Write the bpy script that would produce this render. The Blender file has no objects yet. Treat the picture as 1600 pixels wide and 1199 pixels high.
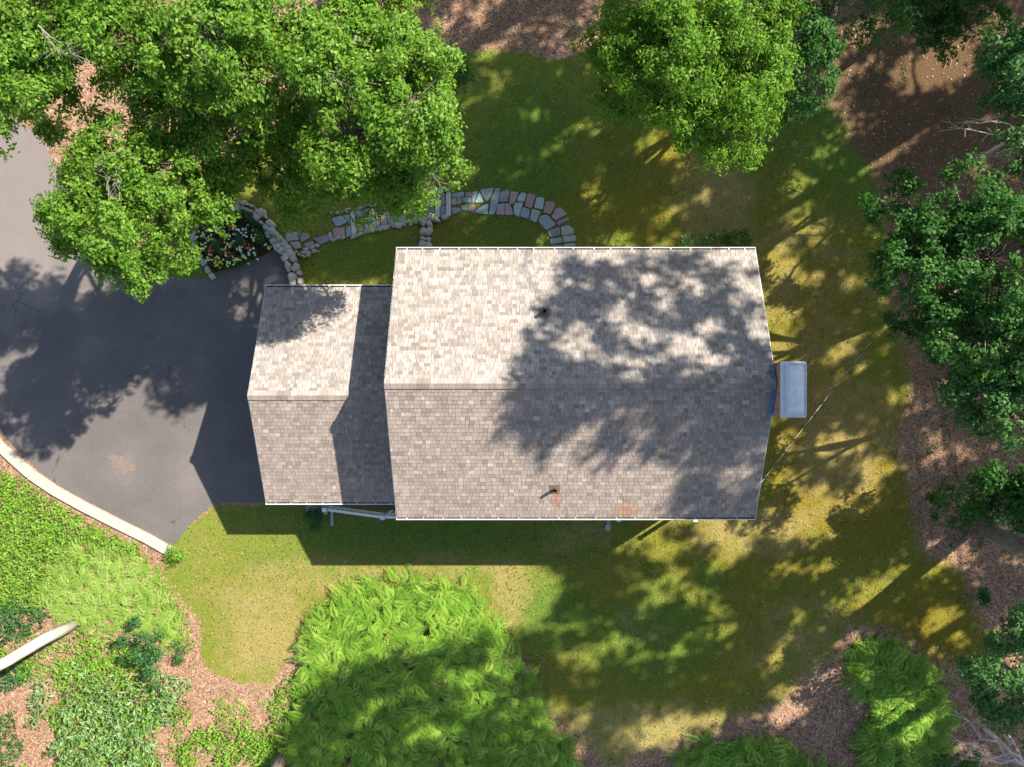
import bpy, math, random
import numpy as np
from mathutils import Vector
R = math.radians
rng = np.random.default_rng(7)
random.seed(7)
S = bpy.context.scene
COL = S.collection

# ---------------- camera, world, sun, exposure ----------------
H = 32.4; FPX = 1244.0; CX = 824.0; CY = 599.5
cd = bpy.data.cameras.new('camera'); cam = bpy.data.objects.new('camera', cd); COL.objects.link(cam)
cam.location = (0, 0, H); cam.rotation_euler = (0, 0, 0)
cd.sensor_width = 36; cd.lens = 36 * FPX / 1600; cd.shift_x = -24 / 1600; cd.clip_end = 600; cd.clip_start = .1
S.camera = cam
SD = Vector((.785, .505, 1.0)).normalized()          # towards the sun
w = bpy.data.worlds.new('World'); S.world = w; w.use_nodes = True
nt = w.node_tree; bg = nt.nodes['Background']
sky = nt.nodes.new('ShaderNodeTexSky'); sky.sky_type = 'NISHITA'; sky.sun_disc = False
sky.sun_elevation = math.asin(SD.z); sky.sun_rotation = math.atan2(SD.x, SD.y)
sky.air_density = 1.0; sky.dust_density = 1.0
nt.links.new(sky.outputs[0], bg.inputs[0]); bg.inputs[1].default_value = .095
sl = bpy.data.lights.new('sun', 'SUN'); sun = bpy.data.objects.new('sun', sl); COL.objects.link(sun)
sl.energy = 4.9; sl.angle = R(.53); sl.color = (1, .93, .82)
sun.rotation_euler = SD.to_track_quat('Z', 'Y').to_euler(); sun.location = (30, 20, 50)
S.view_settings.view_transform = 'Standard'; S.view_settings.look = 'None'
S.view_settings.exposure = 1.38; S.view_settings.gamma = 1

# ---------------- helpers ----------------
def P(px, py, z=0.0):
    k = (H - z) / FPX
    return ((px - CX) * k, -(py - CY) * k, z)
def sc(z): return FPX / (H - z)
def tag(o, label=None, cat=None, group=None, kind=None):
    if label: o['label'] = label
    if cat: o['category'] = cat
    if group: o['group'] = group
    if kind: o['kind'] = kind
    return o
def thing(name, label, cat, loc=(0, 0, 0), group=None, kind=None):
    o = bpy.data.objects.new(name, None); COL.objects.link(o); o.location = loc
    o.empty_display_size = .2
    return tag(o, label, cat, group, kind)
def link(name, me, mat, parent=None, world=True):
    o = bpy.data.objects.new(name, me); COL.objects.link(o)
    if mat: me.materials.append(mat)
    if parent:
        o.parent = parent
        if world:
            l = parent.location.copy(); pp = parent.parent
            while pp: l += pp.location; pp = pp.parent
            o.location = -l
    return o
def quads_mesh(name, Q, smooth=False):
    Q = np.asarray(Q, dtype=np.float32); n = len(Q); k = Q.shape[1]
    me = bpy.data.meshes.new(name)
    me.vertices.add(n * k); me.vertices.foreach_set('co', Q.reshape(-1))
    me.loops.add(n * k); me.loops.foreach_set('vertex_index', np.arange(n * k, dtype=np.int32))
    me.polygons.add(n); me.polygons.foreach_set('loop_start', np.arange(0, n * k, k, dtype=np.int32))
    me.polygons.foreach_set('loop_total', np.full(n, k, dtype=np.int32))
    me.update(calc_edges=True)
    return me
class MB:
    def __init__(s): s.v = []; s.f = []
    def add(s, vs, fs):
        b = len(s.v); s.v += [tuple(v) for v in vs]; s.f += [tuple(i + b for i in f) for f in fs]; return s
    def box(s, x0, x1, y0, y1, z0, z1, open_bottom=False):
        vs = [(x0, y0, z0), (x1, y0, z0), (x1, y1, z0), (x0, y1, z0), (x0, y0, z1), (x1, y0, z1), (x1, y1, z1), (x0, y1, z1)]
        fs = [(4, 5, 6, 7), (0, 1, 5, 4), (1, 2, 6, 5), (2, 3, 7, 6), (3, 0, 4, 7)]
        if not open_bottom: fs.append((3, 2, 1, 0))
        return s.add(vs, fs)
    def hexa(s, bot, top):
        return s.add(list(bot) + list(top), [(4, 5, 6, 7), (0, 1, 5, 4), (1, 2, 6, 5), (2, 3, 7, 6), (3, 0, 4, 7), (3, 2, 1, 0)])
    def bar(s, a, b, wd, hg):
        a = Vector(a); b = Vector(b); d = (b - a).normalized()
        up = Vector((0, 0, 1)) if abs(d.z) < .95 else Vector((0, 1, 0))
        sd = d.cross(up).normalized() * wd / 2; u = sd.cross(d).normalized() * hg / 2
        q = lambda p: [p - sd - u, p + sd - u, p + sd + u, p - sd + u]
        return s.add(q(a) + q(b), [(0, 1, 2, 3), (7, 6, 5, 4), (0, 4, 5, 1), (1, 5, 6, 2), (2, 6, 7, 3), (3, 7, 4, 0)])
    def tube(s, pts, rad, n=7, cap=True):
        pts = [Vector(p) for p in pts]; m = len(pts)
        if not hasattr(rad, '__len__'): rad = [rad] * m
        vs = []; prev = None
        for i, p in enumerate(pts):
            d = (pts[min(i + 1, m - 1)] - pts[max(i - 1, 0)]).normalized()
            if prev is None:
                a = d.cross(Vector((0, 0, 1)) if abs(d.z) < .9 else Vector((1, 0, 0))).normalized()
            else:
                a = (prev - d * prev.dot(d)).normalized()
            prev = a; b = d.cross(a)
            for j in range(n):
                t = 2 * math.pi * j / n
                vs.append(p + (a * math.cos(t) + b * math.sin(t)) * rad[i])
        fs = []
        for i in range(m - 1):
            for j in range(n):
                k = (j + 1) % n
                fs.append((i * n + j, i * n + k, (i + 1) * n + k, (i + 1) * n + j))
        if cap: fs.append(tuple(range(n - 1, -1, -1))); fs.append(tuple((m - 1) * n + j for j in range(n)))
        return s.add(vs, fs)
    def prism(s, poly, z0, z1, inset=0.0):
        n = len(poly)
        a = sum(poly[i][0] * poly[(i + 1) % n][1] - poly[(i + 1) % n][0] * poly[i][1] for i in range(n))
        if a < 0: poly = poly[::-1]
        cx = sum(p[0] for p in poly) / n; cy = sum(p[1] for p in poly) / n
        vs = [(p[0], p[1], z0) for p in poly]
        if inset:
            vs += [(p[0], p[1], z1 - inset) for p in poly]
            q = []
            for p in poly:
                d = math.hypot(p[0] - cx, p[1] - cy) or 1
                t = max(0, 1 - inset / d); q.append((cx + (p[0] - cx) * t, cy + (p[1] - cy) * t, z1))
            vs += q
            fs = [tuple(2 * n + i for i in range(n))]
            for L in (0, 1):
                for i in range(n):
                    j = (i + 1) % n; fs.append((L * n + i, L * n + j, (L + 1) * n + j, (L + 1) * n + i))
        else:
            vs += [(p[0], p[1], z1) for p in poly]
            fs = [tuple(n + i for i in range(n))]
            for i in range(n):
                j = (i + 1) % n; fs.append((i, j, n + j, n + i))
        return s.add(vs, fs)
    def build(s, name, mat, parent=None, smooth=False):
        me = bpy.data.meshes.new(name); me.from_pydata([tuple(v) for v in s.v], [], s.f); me.update()
        if smooth: me.polygons.foreach_set('use_smooth', [True] * len(me.polygons))
        return link(name, me, mat, parent)

# ---------------- materials ----------------
class NT:
    def __init__(s, name, rough=.8, spec=.3):
        s.m = bpy.data.materials.new(name); s.m.use_nodes = True; s.t = s.m.node_tree
        s.b = s.t.nodes['Principled BSDF']; s.out = s.t.nodes['Material Output']
        s.b.inputs['Roughness'].default_value = rough; s.b.inputs['Specular IOR Level'].default_value = spec
        s.geo = s.t.nodes.new('ShaderNodeNewGeometry')
    def n(s, typ, **k):
        o = s.t.nodes.new(typ)
        for a, v in k.items(): setattr(o, a, v)
        return o
    def l(s, a, b): s.t.links.new(a, b)
    def noise(s, scale, detail=4, rough=.6, vec=None, dist=0):
        o = s.n('ShaderNodeTexNoise'); o.inputs['Scale'].default_value = scale; o.inputs['Detail'].default_value = detail
        o.inputs['Roughness'].default_value = rough; o.inputs['Distortion'].default_value = dist
        s.l(vec if vec is not None else s.geo.outputs['Position'], o.inputs['Vector']); return o.outputs[0]
    def ramp(s, fac, stops):
        o = s.n('ShaderNodeValToRGB'); e = o.color_ramp.elements
        while len(e) < len(stops): e.new(.5)
        for i, (p, c) in enumerate(stops):
            e[i].position = p; e[i].color = (c[0], c[1], c[2], 1) if hasattr(c, '__len__') else (c, c, c, 1)
        s.l(fac, o.inputs[0]); return o.outputs[0]
    def mix(s, fac, a, b, mode='MIX'):
        o = s.n('ShaderNodeMix', data_type='RGBA', blend_type=mode)
        for v, i in ((fac, 0), (a, 6), (b, 7)):
            if isinstance(v, (int, float)): o.inputs[i].default_value = v
            elif isinstance(v, tuple): o.inputs[i].default_value = (*v, 1)
            else: s.l(v, o.inputs[i])
        return o.outputs[2]
    def math(s, op, a, b=0.0, clamp=False):
        o = s.n('ShaderNodeMath', operation=op, use_clamp=clamp)
        for i, v in enumerate((a, b)):
            if isinstance(v, (int, float)): o.inputs[i].default_value = v
            else: s.l(v, o.inputs[i])
        return o.outputs[0]
    def stretch(s, x, y, z):
        o = s.n('ShaderNodeVectorMath', operation='MULTIPLY'); s.l(s.geo.outputs['Position'], o.inputs[0]); o.inputs[1].default_value = (x, y, z); return o.outputs[0]
    def rand(s): return s.geo.outputs['Random Per Island']
    def col(s, c):
        if isinstance(c, tuple): s.b.inputs['Base Color'].default_value = (*c, 1)
        else: s.l(c, s.b.inputs['Base Color'])
        return s
    def bump(s, h, st=.4, d=.02):
        o = s.n('ShaderNodeBump'); o.inputs['Strength'].default_value = st; o.inputs['Distance'].default_value = d
        s.l(h, o.inputs['Height']); s.l(o.outputs[0], s.b.inputs['Normal']); return s

def leaf_mat(name, dark, light, tip, trans=.35, tc=None, patch=.45, tone=False):
    t = NT(name, .55, .25)
    fac = t.rand()
    if tone:
        at_ = t.n('ShaderNodeAttribute', attribute_name='tone'); fac = at_.outputs['Fac']
    r = t.ramp(fac, [(0, dark), (.55, light), (1, tip)])
    nz = t.noise(patch, 3)
    c = t.mix(t.math('MULTIPLY', nz, .5), r, light)
    t.col(c)
    tr = t.n('ShaderNodeBsdfTranslucent')
    t.l(t.mix(.5, c, tc or (light[0] * 1.6, light[1] * 1.5, light[2] * .8)), tr.inputs[0])
    m = t.n('ShaderNodeMixShader'); m.inputs[0].default_value = trans
    t.l(t.b.outputs[0], m.inputs[1]); t.l(tr.outputs[0], m.inputs[2]); t.l(m.outputs[0], t.out.inputs[0])
    return t.m
M = {}
M['maple'] = leaf_mat('maple_leaf', (.045, .125, .012), (.125, .26, .022), (.27, .39, .055), .46, (.2, .42, .03))
M['ash'] = leaf_mat('ash_leaf', (.045, .135, .012), (.13, .28, .02), (.27, .4, .045), .46, (.22, .44, .03))
M['darkleaf'] = leaf_mat('shaded_leaf', (.022, .085, .016), (.042, .14, .022), (.09, .2, .03), .4)
M['oak'] = leaf_mat('oak_leaf', (.035, .11, .03), (.06, .17, .04), (.14, .25, .06), .35)
M['fern'] = leaf_mat('fern_frond', (.045, .125, .01), (.16, .31, .025), (.33, .45, .07), .25, tone=True)
M['palefern'] = leaf_mat('pale_fern', (.14, .25, .03), (.27, .4, .075), (.38, .48, .14), .35, tone=True)
M['weed'] = leaf_mat('weed_leaf', (.07, .18, .015), (.15, .31, .025), (.27, .4, .05), .35)
M['silver'] = leaf_mat('silvery_leaf', (.08, .17, .03), (.14, .26, .07), (.3, .4, .2), .25)
M['evergreen'] = leaf_mat('evergreen_leaf', (.02, .08, .02), (.04, .12, .03), (.07, .17, .04), .25)

t = NT('bark', .9, .2); n1 = t.noise(14, 6, vec=t.stretch(1, 1, .25))
t.col(t.ramp(n1, [(.3, (.07, .055, .045)), (.6, (.2, .17, .15)), (.8, (.3, .27, .24))])).bump(n1, .7, .02); M['bark'] = t.m
t = NT('pale_bark', .85, .2); n1 = t.noise(3, 8, .75, vec=t.stretch(1, 1, .6))
t.col(t.ramp(n1, [(.3, (.2, .17, .15)), (.45, (.5, .45, .4)), (.8, (.62, .57, .52))])).bump(n1, .4, .02); M['palebark'] = t.m
t = NT('dry_twig', .85, .2); t.col((.42, .36, .32)); M['twig'] = t.m
t = NT('weathered_limb', .85, .2); t.col(t.ramp(t.noise(8, 4), [(.3, (.12, .1, .085)), (.7, (.27, .24, .21))])); M['limb'] = t.m

def shingle_mat(name, stops, streak, tint):
    t = NT(name, .85, .25)
    base = t.ramp(t.rand(), stops)
    big = t.noise(.55, 4, .6)
    st = t.noise(9, 5, .7, vec=t.stretch(3.2, .6, .6))
    c = t.mix(t.math('MULTIPLY', t.ramp(st, [(.42, 0.0), (.7, 1.0)]), streak), base, (.17, .135, .11))
    c = t.mix(t.ramp(big, [(.35, .0), (.7, .38)]), c, tint)
    sx = t.n('ShaderNodeSeparateXYZ'); t.l(t.geo.outputs['Position'], sx.inputs[0])
    for (ax, ay, rx, ry) in ((3.35, -4.25, .5, .35), (.95, -4.0, .12, .5), (1.0, -3.75, .22, .2)):
        ddx = t.math('MULTIPLY', t.math('SUBTRACT', sx.outputs[0], ax), 1 / rx); ddy = t.math('MULTIPLY', t.math('SUBTRACT', sx.outputs[1], ay), 1 / ry)
        d2 = t.math('ADD', t.math('MULTIPLY', ddx, ddx), t.math('MULTIPLY', ddy, ddy))
        c = t.mix(t.math('MULTIPLY', t.math('SUBTRACT', 1.0, d2, True), t.math('MULTIPLY', t.noise(6, 3), .9)), c, (.3, .13, .045))
    t.col(c).bump(st, .25, .01)
    return t.m
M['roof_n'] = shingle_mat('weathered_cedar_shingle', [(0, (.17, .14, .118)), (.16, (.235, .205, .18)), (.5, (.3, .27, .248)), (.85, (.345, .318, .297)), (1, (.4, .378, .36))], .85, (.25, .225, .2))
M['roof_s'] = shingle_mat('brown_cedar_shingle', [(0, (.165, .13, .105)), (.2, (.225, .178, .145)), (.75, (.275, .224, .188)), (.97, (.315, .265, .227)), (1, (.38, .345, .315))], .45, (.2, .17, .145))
t = NT('roof_underlay', .9); t.col((.07, .05, .04)); M['under'] = t.m
t = NT('white_paint', .45, .4); n1 = t.noise(6, 4); t.col(t.ramp(n1, [(.3, (.5, .48, .45)), (.6, (.7, .7, .68))])); M['white'] = t.m
t = NT('gutter_grime', .9); t.col(t.ramp(t.noise(7, 4), [(.3, (.02, .017, .014)), (.7, (.09, .07, .05))])); M['grime'] = t.m
t = NT('grey_clapboard', .8); wv = t.n('ShaderNodeTexWave', wave_type='BANDS', bands_direction='Z', wave_profile='SAW'); wv.inputs['Scale'].default_value = 1.6
t.l(t.geo.outputs['Position'], wv.inputs[0]); t.col(t.ramp(t.noise(3), [(.3, (.3, .28, .25)), (.7, (.4, .38, .34))])).bump(wv.outputs[1], .6, .02); M['clap'] = t.m
t = NT('window_glass', .05, .6); t.col((.03, .04, .05)); M['glass'] = t.m
t = NT('concrete_cap', .6, .4); n1 = t.noise(5, 5); t.col(t.ramp(n1, [(.3, (.5, .52, .55)), (.7, (.68, .69, .7))])); M['cap'] = t.m
t = NT('zinc_metal', .35, .5); t.b.inputs['Metallic'].default_value = .6; t.col((.5, .54, .6)); M['zinc'] = t.m
t = NT('lead_flashing', .5, .5); t.col(t.ramp(t.noise(12, 3), [(.3, (.05, .09, .15)), (.7, (.12, .19, .28))])); M['lead'] = t.m
t = NT('brick_stack', .85); br = t.n('ShaderNodeTexBrick'); br.inputs['Scale'].default_value = 4
for i, c in ((1, (.26, .13, .09)), (2, (.34, .2, .14)), (3, (.35, .33, .3))): br.inputs[i].default_value = (*c, 1)
t.l(t.geo.outputs['Position'], br.inputs[0]); t.col(br.outputs[0]); M['brick'] = t.m
t = NT('rusty_pipe', .7); t.col(t.ramp(t.noise(20, 3), [(.35, (.06, .045, .035)), (.7, (.2, .15, .11))])); M['pipe'] = t.m
t = NT('matte_black', .95); t.col((.01, .01, .01)); M['matte_black'] = t.m
t = NT('deck_wood', .7); t.col(t.ramp(t.noise(8, 4, vec=t.stretch(.3, 3, 1)), [(.3, (.1, .055, .035)), (.7, (.2, .11, .07))])); M['deck'] = t.m
def stone_mat(name, a, b):
    t = NT(name, .8, .3); n1 = t.noise(5, 6, .7); n2 = t.noise(40, 3)
    c = t.ramp(n1, [(.3, a), (.7, b)]); c = t.mix(.25, c, t.ramp(n2, [(.3, (.1, .1, .1)), (.7, (.5, .5, .48))]))
    t.col(c).bump(n1, .5, .02); return t.m
M['s_blue'] = stone_mat('bluestone', (.15, .21, .24), (.23, .3, .33))
M['s_light'] = stone_mat('pale_bluestone', (.24, .32, .35), (.33, .41, .43))
M['s_red'] = stone_mat('red_slate', (.24, .12, .125), (.33, .18, .18))
M['s_pink'] = stone_mat('mauve_slate', (.26, .17, .19), (.34, .24, .25))
M['s_dark'] = stone_mat('purple_grey_slate', (.12, .12, .15), (.2, .18, .2))
M['s_grey'] = stone_mat('grey_flagstone', (.22, .24, .22), (.32, .33, .31))
M['s_pale'] = stone_mat('pale_granite', (.38, .38, .35), (.5, .5, .47))
M['rock'] = stone_mat('fieldstone', (.2, .18, .15), (.4, .37, .32))
M['kerb'] = stone_mat('kerb_granite', (.28, .23, .18), (.46, .4, .32))
t = NT('asphalt', .85, .3); n1 = t.noise(.35, 5, .6); n2 = t.noise(60, 3, .7)
c = t.ramp(n1, [(.3, (.062, .052, .048)), (.55, (.098, .083, .076)), (.75, (.16, .135, .12))])
dn = t.n('ShaderNodeVectorMath', operation='DISTANCE'); t.l(t.geo.outputs['Position'], dn.inputs[0]); dn.inputs[1].default_value = (-22.5, 9, 0)
old = t.math('ADD', t.math('MULTIPLY', t.math('SUBTRACT', 7.5, dn.outputs['Value']), .35), t.math('MULTIPLY', t.math('SUBTRACT', n1, .5), 3.0), True)
c = t.mix(t.math('MULTIPLY', old, .5), c, (.25, .2, .175))
c = t.mix(.35, c, t.ramp(n2, [(.35, (.03, .03, .03)), (.7, (.26, .24, .225))]))
vo = t.n('ShaderNodeTexVoronoi', feature='DISTANCE_TO_EDGE'); vo.inputs['Scale'].default_value = .22
nv = t.n('ShaderNodeTexNoise'); nv.inputs['Scale'].default_value = 1.2; nv.inputs['Detail'].default_value = 5; t.l(t.geo.outputs['Position'], nv.inputs['Vector'])
vm = t.n('ShaderNodeVectorMath', operation='MULTIPLY_ADD'); t.l(nv.outputs[1], vm.inputs[0]); vm.inputs[1].default_value = (1.2, 1.2, 0); t.l(t.geo.outputs['Position'], vm.inputs[2])
t.l(vm.outputs[0], vo.inputs['Vector'])
crack = t.math('MULTIPLY', t.ramp(vo.outputs[0], [(.0, 1.0), (.006, .0)]), t.ramp(t.noise(.5, 2), [(.55, 0.0), (.62, .8)]))
c = t.mix(crack, c, (.03, .03, .03)); t.col(c).bump(n2, .3, .01); M['asphalt'] = t.m
t = NT('worn_patch', .85); n2 = t.noise(18, 5); t.col(t.ramp(n2, [(.3, (.1, .08, .07)), (.7, (.2, .145, .11))])); M['patch'] = t.m
t = NT('dark_mulch', .95, .1); n2 = t.noise(22, 6, .8); t.col(t.ramp(n2, [(.3, (.012, .008, .007)), (.7, (.07, .04, .03))])).bump(n2, 1, .05); M['mulch'] = t.m
for k, c in dict(f_white=(.85, .85, .82), f_red=(.75, .08, .1), f_cream=(.75, .75, .3), f_yellow=(.85, .65, .04), f_pink=(.75, .25, .3)).items():
    t = NT(k, .6, .2); t.col(c); M[k] = t.m

# ---------------- ground ----------------
def poly_sd(X, Y, poly):
    """signed distance, positive inside"""
    d = np.full(X.shape, 1e9); ins = np.zeros(X.shape, bool); n = len(poly)
    for i in range(n):
        ax, ay = poly[i]; bx, by = poly[(i + 1) % n]
        ex, ey = bx - ax, by - ay; L = ex * ex + ey * ey + 1e-12
        tt = np.clip(((X - ax) * ex + (Y - ay) * ey) / L, 0, 1)
        d = np.minimum(d, np.hypot(X - ax - tt * ex, Y - ay - tt * ey))
        c = ((ay > Y) != (by > Y)) & (X < (bx - ax) * (Y - ay) / (by - ay + 1e-12) + ax); ins ^= c
    return np.where(ins, d, -d)
def smooth01(x): x = np.clip(x, 0, 1); return x * x * (3 - 2 * x)
def wobble(X, Y, sc_=1.0, seed=0):
    r = np.random.default_rng(100 + seed); o = np.zeros(X.shape)
    for k in range(10):
        f = sc_ * (.4 + k * .35); a = r.uniform(0, 6.28); o += np.sin((X * math.cos(a) + Y * math.sin(a)) * f + r.uniform(0, 6.28)) / (1 + k * .5)
    return o / 3
gx = np.concatenate([[-160, -90, -50, -34], np.arange(-27, 27.01, .2), [34, 50, 90, 160]])
gy = np.concatenate([[-160, -90, -50, -30], np.arange(-21, 21.01, .2), [30, 50, 90, 160]])
GX, GY = np.meshgrid(gx, gy)
PXg = GX / (H / FPX) + CX; PYg = -GY / (H / FPX) + CY
LAWN = [(262, 840), (262, 885), (272, 930), (300, 975), (305, 1020), (330, 1062), (375, 1080), (430, 1070), (480, 1000), (560, 1000), (800, 1010), (860, 1100), (900, 1180), (950, 1199),
        (1030, 1170), (1080, 1148), (1180, 1120), (1250, 1080), (1300, 1030), (1318, 970), (1380, 985), (1450, 1040), (1530, 1080), (1560, 1000), (1500, 900), (1450, 850), (1425, 760), (1405, 690), (1420, 600), (1400, 520), (1380, 420), (1370, 300), (1320, 200), (1250, 130),
        (1150, 90), (1040, 90), (930, 95), (830, 75), (730, 70), (650, 85), (560, 150), (420, 200), (330, 300), (300, 360), (240, 380), (235, 440), (350, 500), (450, 560), (460, 780), (330, 780)]
lw = smooth01((poly_sd(PXg, PYg, LAWN) + 22 * wobble(GX, GY, 1.2, 1)) / (24 + 50 * smooth01((PXg - 900) / 300)) + .5)
def blobs(lst, seed=3):
    o = np.zeros(GX.shape)
    for (x, y, rx, ry, a) in lst:
        d = np.hypot((PXg - x) / rx, (PYg - y) / ry) + .25 * wobble(GX, GY, 1.5, seed)
        o = np.maximum(o, a * smooth01((1.7 - d) / 1.4))
    return o
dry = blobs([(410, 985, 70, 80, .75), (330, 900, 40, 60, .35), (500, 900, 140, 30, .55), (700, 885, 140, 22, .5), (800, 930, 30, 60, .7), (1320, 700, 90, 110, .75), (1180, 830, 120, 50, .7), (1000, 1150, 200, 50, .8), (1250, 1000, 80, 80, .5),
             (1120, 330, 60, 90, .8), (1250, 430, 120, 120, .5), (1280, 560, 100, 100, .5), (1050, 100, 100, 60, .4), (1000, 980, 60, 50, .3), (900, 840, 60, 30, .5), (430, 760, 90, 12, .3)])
lush = blobs([(820, 250, 90, 130, .9), (560, 400, 90, 40, .7), (1030, 990, 110, 90, .8), (880, 960, 70, 60, .8), (420, 880, 70, 40, .5), (640, 840, 260, 30, .6), (360, 960, 40, 60, .4), (1110, 905, 40, 30, .7), (970, 190, 60, 120, .5), (290, 420, 50, 20, .7), (1450, 140, 260, 220, 1.0), (1560, 420, 160, 200, 1.0), (780, 20, 160, 60, .35)], 5)  # lush grass, plus blobs that paint shade into the right woods' litter
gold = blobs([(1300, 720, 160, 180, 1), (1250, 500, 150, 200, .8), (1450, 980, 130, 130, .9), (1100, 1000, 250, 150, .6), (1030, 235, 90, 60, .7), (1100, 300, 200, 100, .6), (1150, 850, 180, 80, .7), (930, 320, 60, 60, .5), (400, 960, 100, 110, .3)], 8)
me = bpy.data.meshes.new('ground')
nx, ny = len(gx), len(gy)
V = np.stack([GX, GY, np.zeros_like(GX)], -1).reshape(-1, 3)
idx = np.arange(nx * ny).reshape(ny, nx)
F = np.stack([idx[:-1, :-1], idx[:-1, 1:], idx[1:, 1:], idx[1:, :-1]], -1).reshape(-1, 4)
me.vertices.add(len(V)); me.vertices.foreach_set('co', V.astype(np.float32).ravel())
me.loops.add(F.size); me.loops.foreach_set('vertex_index', F.ravel().astype(np.int32))
me.polygons.add(len(F)); me.polygons.foreach_set('loop_start', np.arange(0, F.size, 4, dtype=np.int32)); me.polygons.foreach_set('loop_total', np.full(len(F), 4, dtype=np.int32))
me.update(calc_edges=True)
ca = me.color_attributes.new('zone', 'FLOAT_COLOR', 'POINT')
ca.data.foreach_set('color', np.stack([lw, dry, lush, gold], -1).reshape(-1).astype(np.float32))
t = NT('ground_soil', .95, .1)
at = t.n('ShaderNodeAttribute', attribute_name='zone'); sp = t.n('ShaderNodeSeparateColor'); t.l(at.outputs[0], sp.inputs[0])
fine = t.noise(16, 6, .8); mid = t.noise(1.1, 8, .72); big = t.noise(.35, 3)
green = t.ramp(fine, [(.28, (.045, .08, .01)), (.5, (.11, .175, .02)), (.75, (.19, .25, .045))])
olive = t.ramp(fine, [(.28, (.075, .07, .012)), (.5, (.18, .155, .03)), (.75, (.3, .25, .075))])
lushc = t.ramp(fine, [(.28, (.025, .07, .01)), (.5, (.06, .14, .018)), (.75, (.12, .2, .035))])
dryc = t.ramp(fine, [(.28, (.15, .105, .035)), (.5, (.28, .21, .08)), (.75, (.42, .34, .17))])
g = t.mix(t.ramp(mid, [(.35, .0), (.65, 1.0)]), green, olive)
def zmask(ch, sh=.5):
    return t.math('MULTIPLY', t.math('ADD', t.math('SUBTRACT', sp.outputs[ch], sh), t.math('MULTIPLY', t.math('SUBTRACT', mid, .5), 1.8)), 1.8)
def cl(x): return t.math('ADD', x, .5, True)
goldc = t.ramp(fine, [(.28, (.045, .03, .004)), (.5, (.165, .115, .01)), (.75, (.34, .24, .03))])  # low stops painted dark to deepen the shade on the right lawn
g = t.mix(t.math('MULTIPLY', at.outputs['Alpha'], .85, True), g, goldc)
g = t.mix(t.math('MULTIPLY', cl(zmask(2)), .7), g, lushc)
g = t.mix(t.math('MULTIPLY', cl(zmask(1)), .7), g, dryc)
v1 = t.n('ShaderNodeTexVoronoi'); v1.inputs['Scale'].default_value = 24; t.l(t.geo.outputs['Position'], v1.inputs['Vector'])
vs_ = t.n('ShaderNodeSeparateColor'); t.l(v1.outputs['Color'], vs_.inputs[0])
lit = t.ramp(vs_.outputs[0], [(0, (.13, .065, .04)), (.35, (.25, .145, .085)), (.75, (.35, .22, .14)), (1, (.45, .33, .24))])
lit = t.mix(t.ramp(mid, [(.45, 0.0), (.7, .5)]), lit, (.17, .1, .065))
lit = t.mix(t.math('MULTIPLY', sp.outputs[2], .9, True), lit, t.ramp(fine, [(.3, (.018, .012, .006)), (.55, (.1, .06, .028)), (.75, (.2, .125, .06))]))  # litter colour darkened here, woodland shade put into the ground colour
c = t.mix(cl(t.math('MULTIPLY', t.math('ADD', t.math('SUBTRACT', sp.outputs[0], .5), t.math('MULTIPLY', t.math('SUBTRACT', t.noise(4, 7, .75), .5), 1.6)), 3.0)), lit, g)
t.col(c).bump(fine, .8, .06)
link('ground', me, t.m)['kind'] = 'structure'

DRIVE = [(-400, 60), (-60, 165), (10, 178), (45, 200), (70, 225), (88, 262), (120, 300), (170, 350), (215, 395), (240, 418), (262, 432), (300, 437), (336, 431), (385, 415), (437, 388), (455, 410), (466, 446), (480, 470), (480, 775), (450, 785), (413, 786), (350, 785), (328, 792), (305, 812), (285, 835), (271, 856),
         (225, 832), (180, 806), (125, 778), (80, 752), (45, 722), (15, 692), (-10, 655), (-40, 600), (-90, 540), (-400, 480)]
def smooth_poly(pts, it=2):
    for _ in range(it):
        q = []
        for i in range(len(pts)):
            a = pts[i]; b = pts[(i + 1) % len(pts)]
            q.append((a[0] * .75 + b[0] * .25, a[1] * .75 + b[1] * .25)); q.append((a[0] * .25 + b[0] * .75, a[1] * .25 + b[1] * .75))
        pts = q
    return pts
import bmesh
def sheet(name, poly, z0, z1, mat):
    """thin slab with ear-clipped top, following a smooth outline"""
    bm = bmesh.new(); vs = [bm.verts.new(P(x, y)[:2] + (z1,)) for x, y in poly]
    f = bm.faces.new(vs); f.normal_update()
    if f.normal.z < 0: f.normal_flip()
    r = bmesh.ops.extrude_face_region(bm, geom=[f]); 
    for v in [e for e in r['geom'] if isinstance(e, bmesh.types.BMVert)]: v.co.z = z1
    for v in vs: v.co.z = z0
    bmesh.ops.triangulate(bm, faces=bm.faces[:])
    bmesh.ops.recalc_face_normals(bm, faces=bm.faces[:])
    me = bpy.data.meshes.new(name); bm.to_mesh(me); bm.free()
    return link(name, me, mat)
sheet('driveway', smooth_poly(DRIVE, 1), -.05, .012, M['asphalt'])['kind'] = 'structure'
pp = [(166, 714), (176, 709), (185, 714), (194, 712), (201, 722), (213, 727), (210, 738), (200, 735), (195, 743), (187, 733), (176, 732), (178, 722)]
sheet('worn_asphalt_patch', smooth_poly(pp, 1), .0, .016, M['patch'])['kind'] = 'structure'
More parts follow.
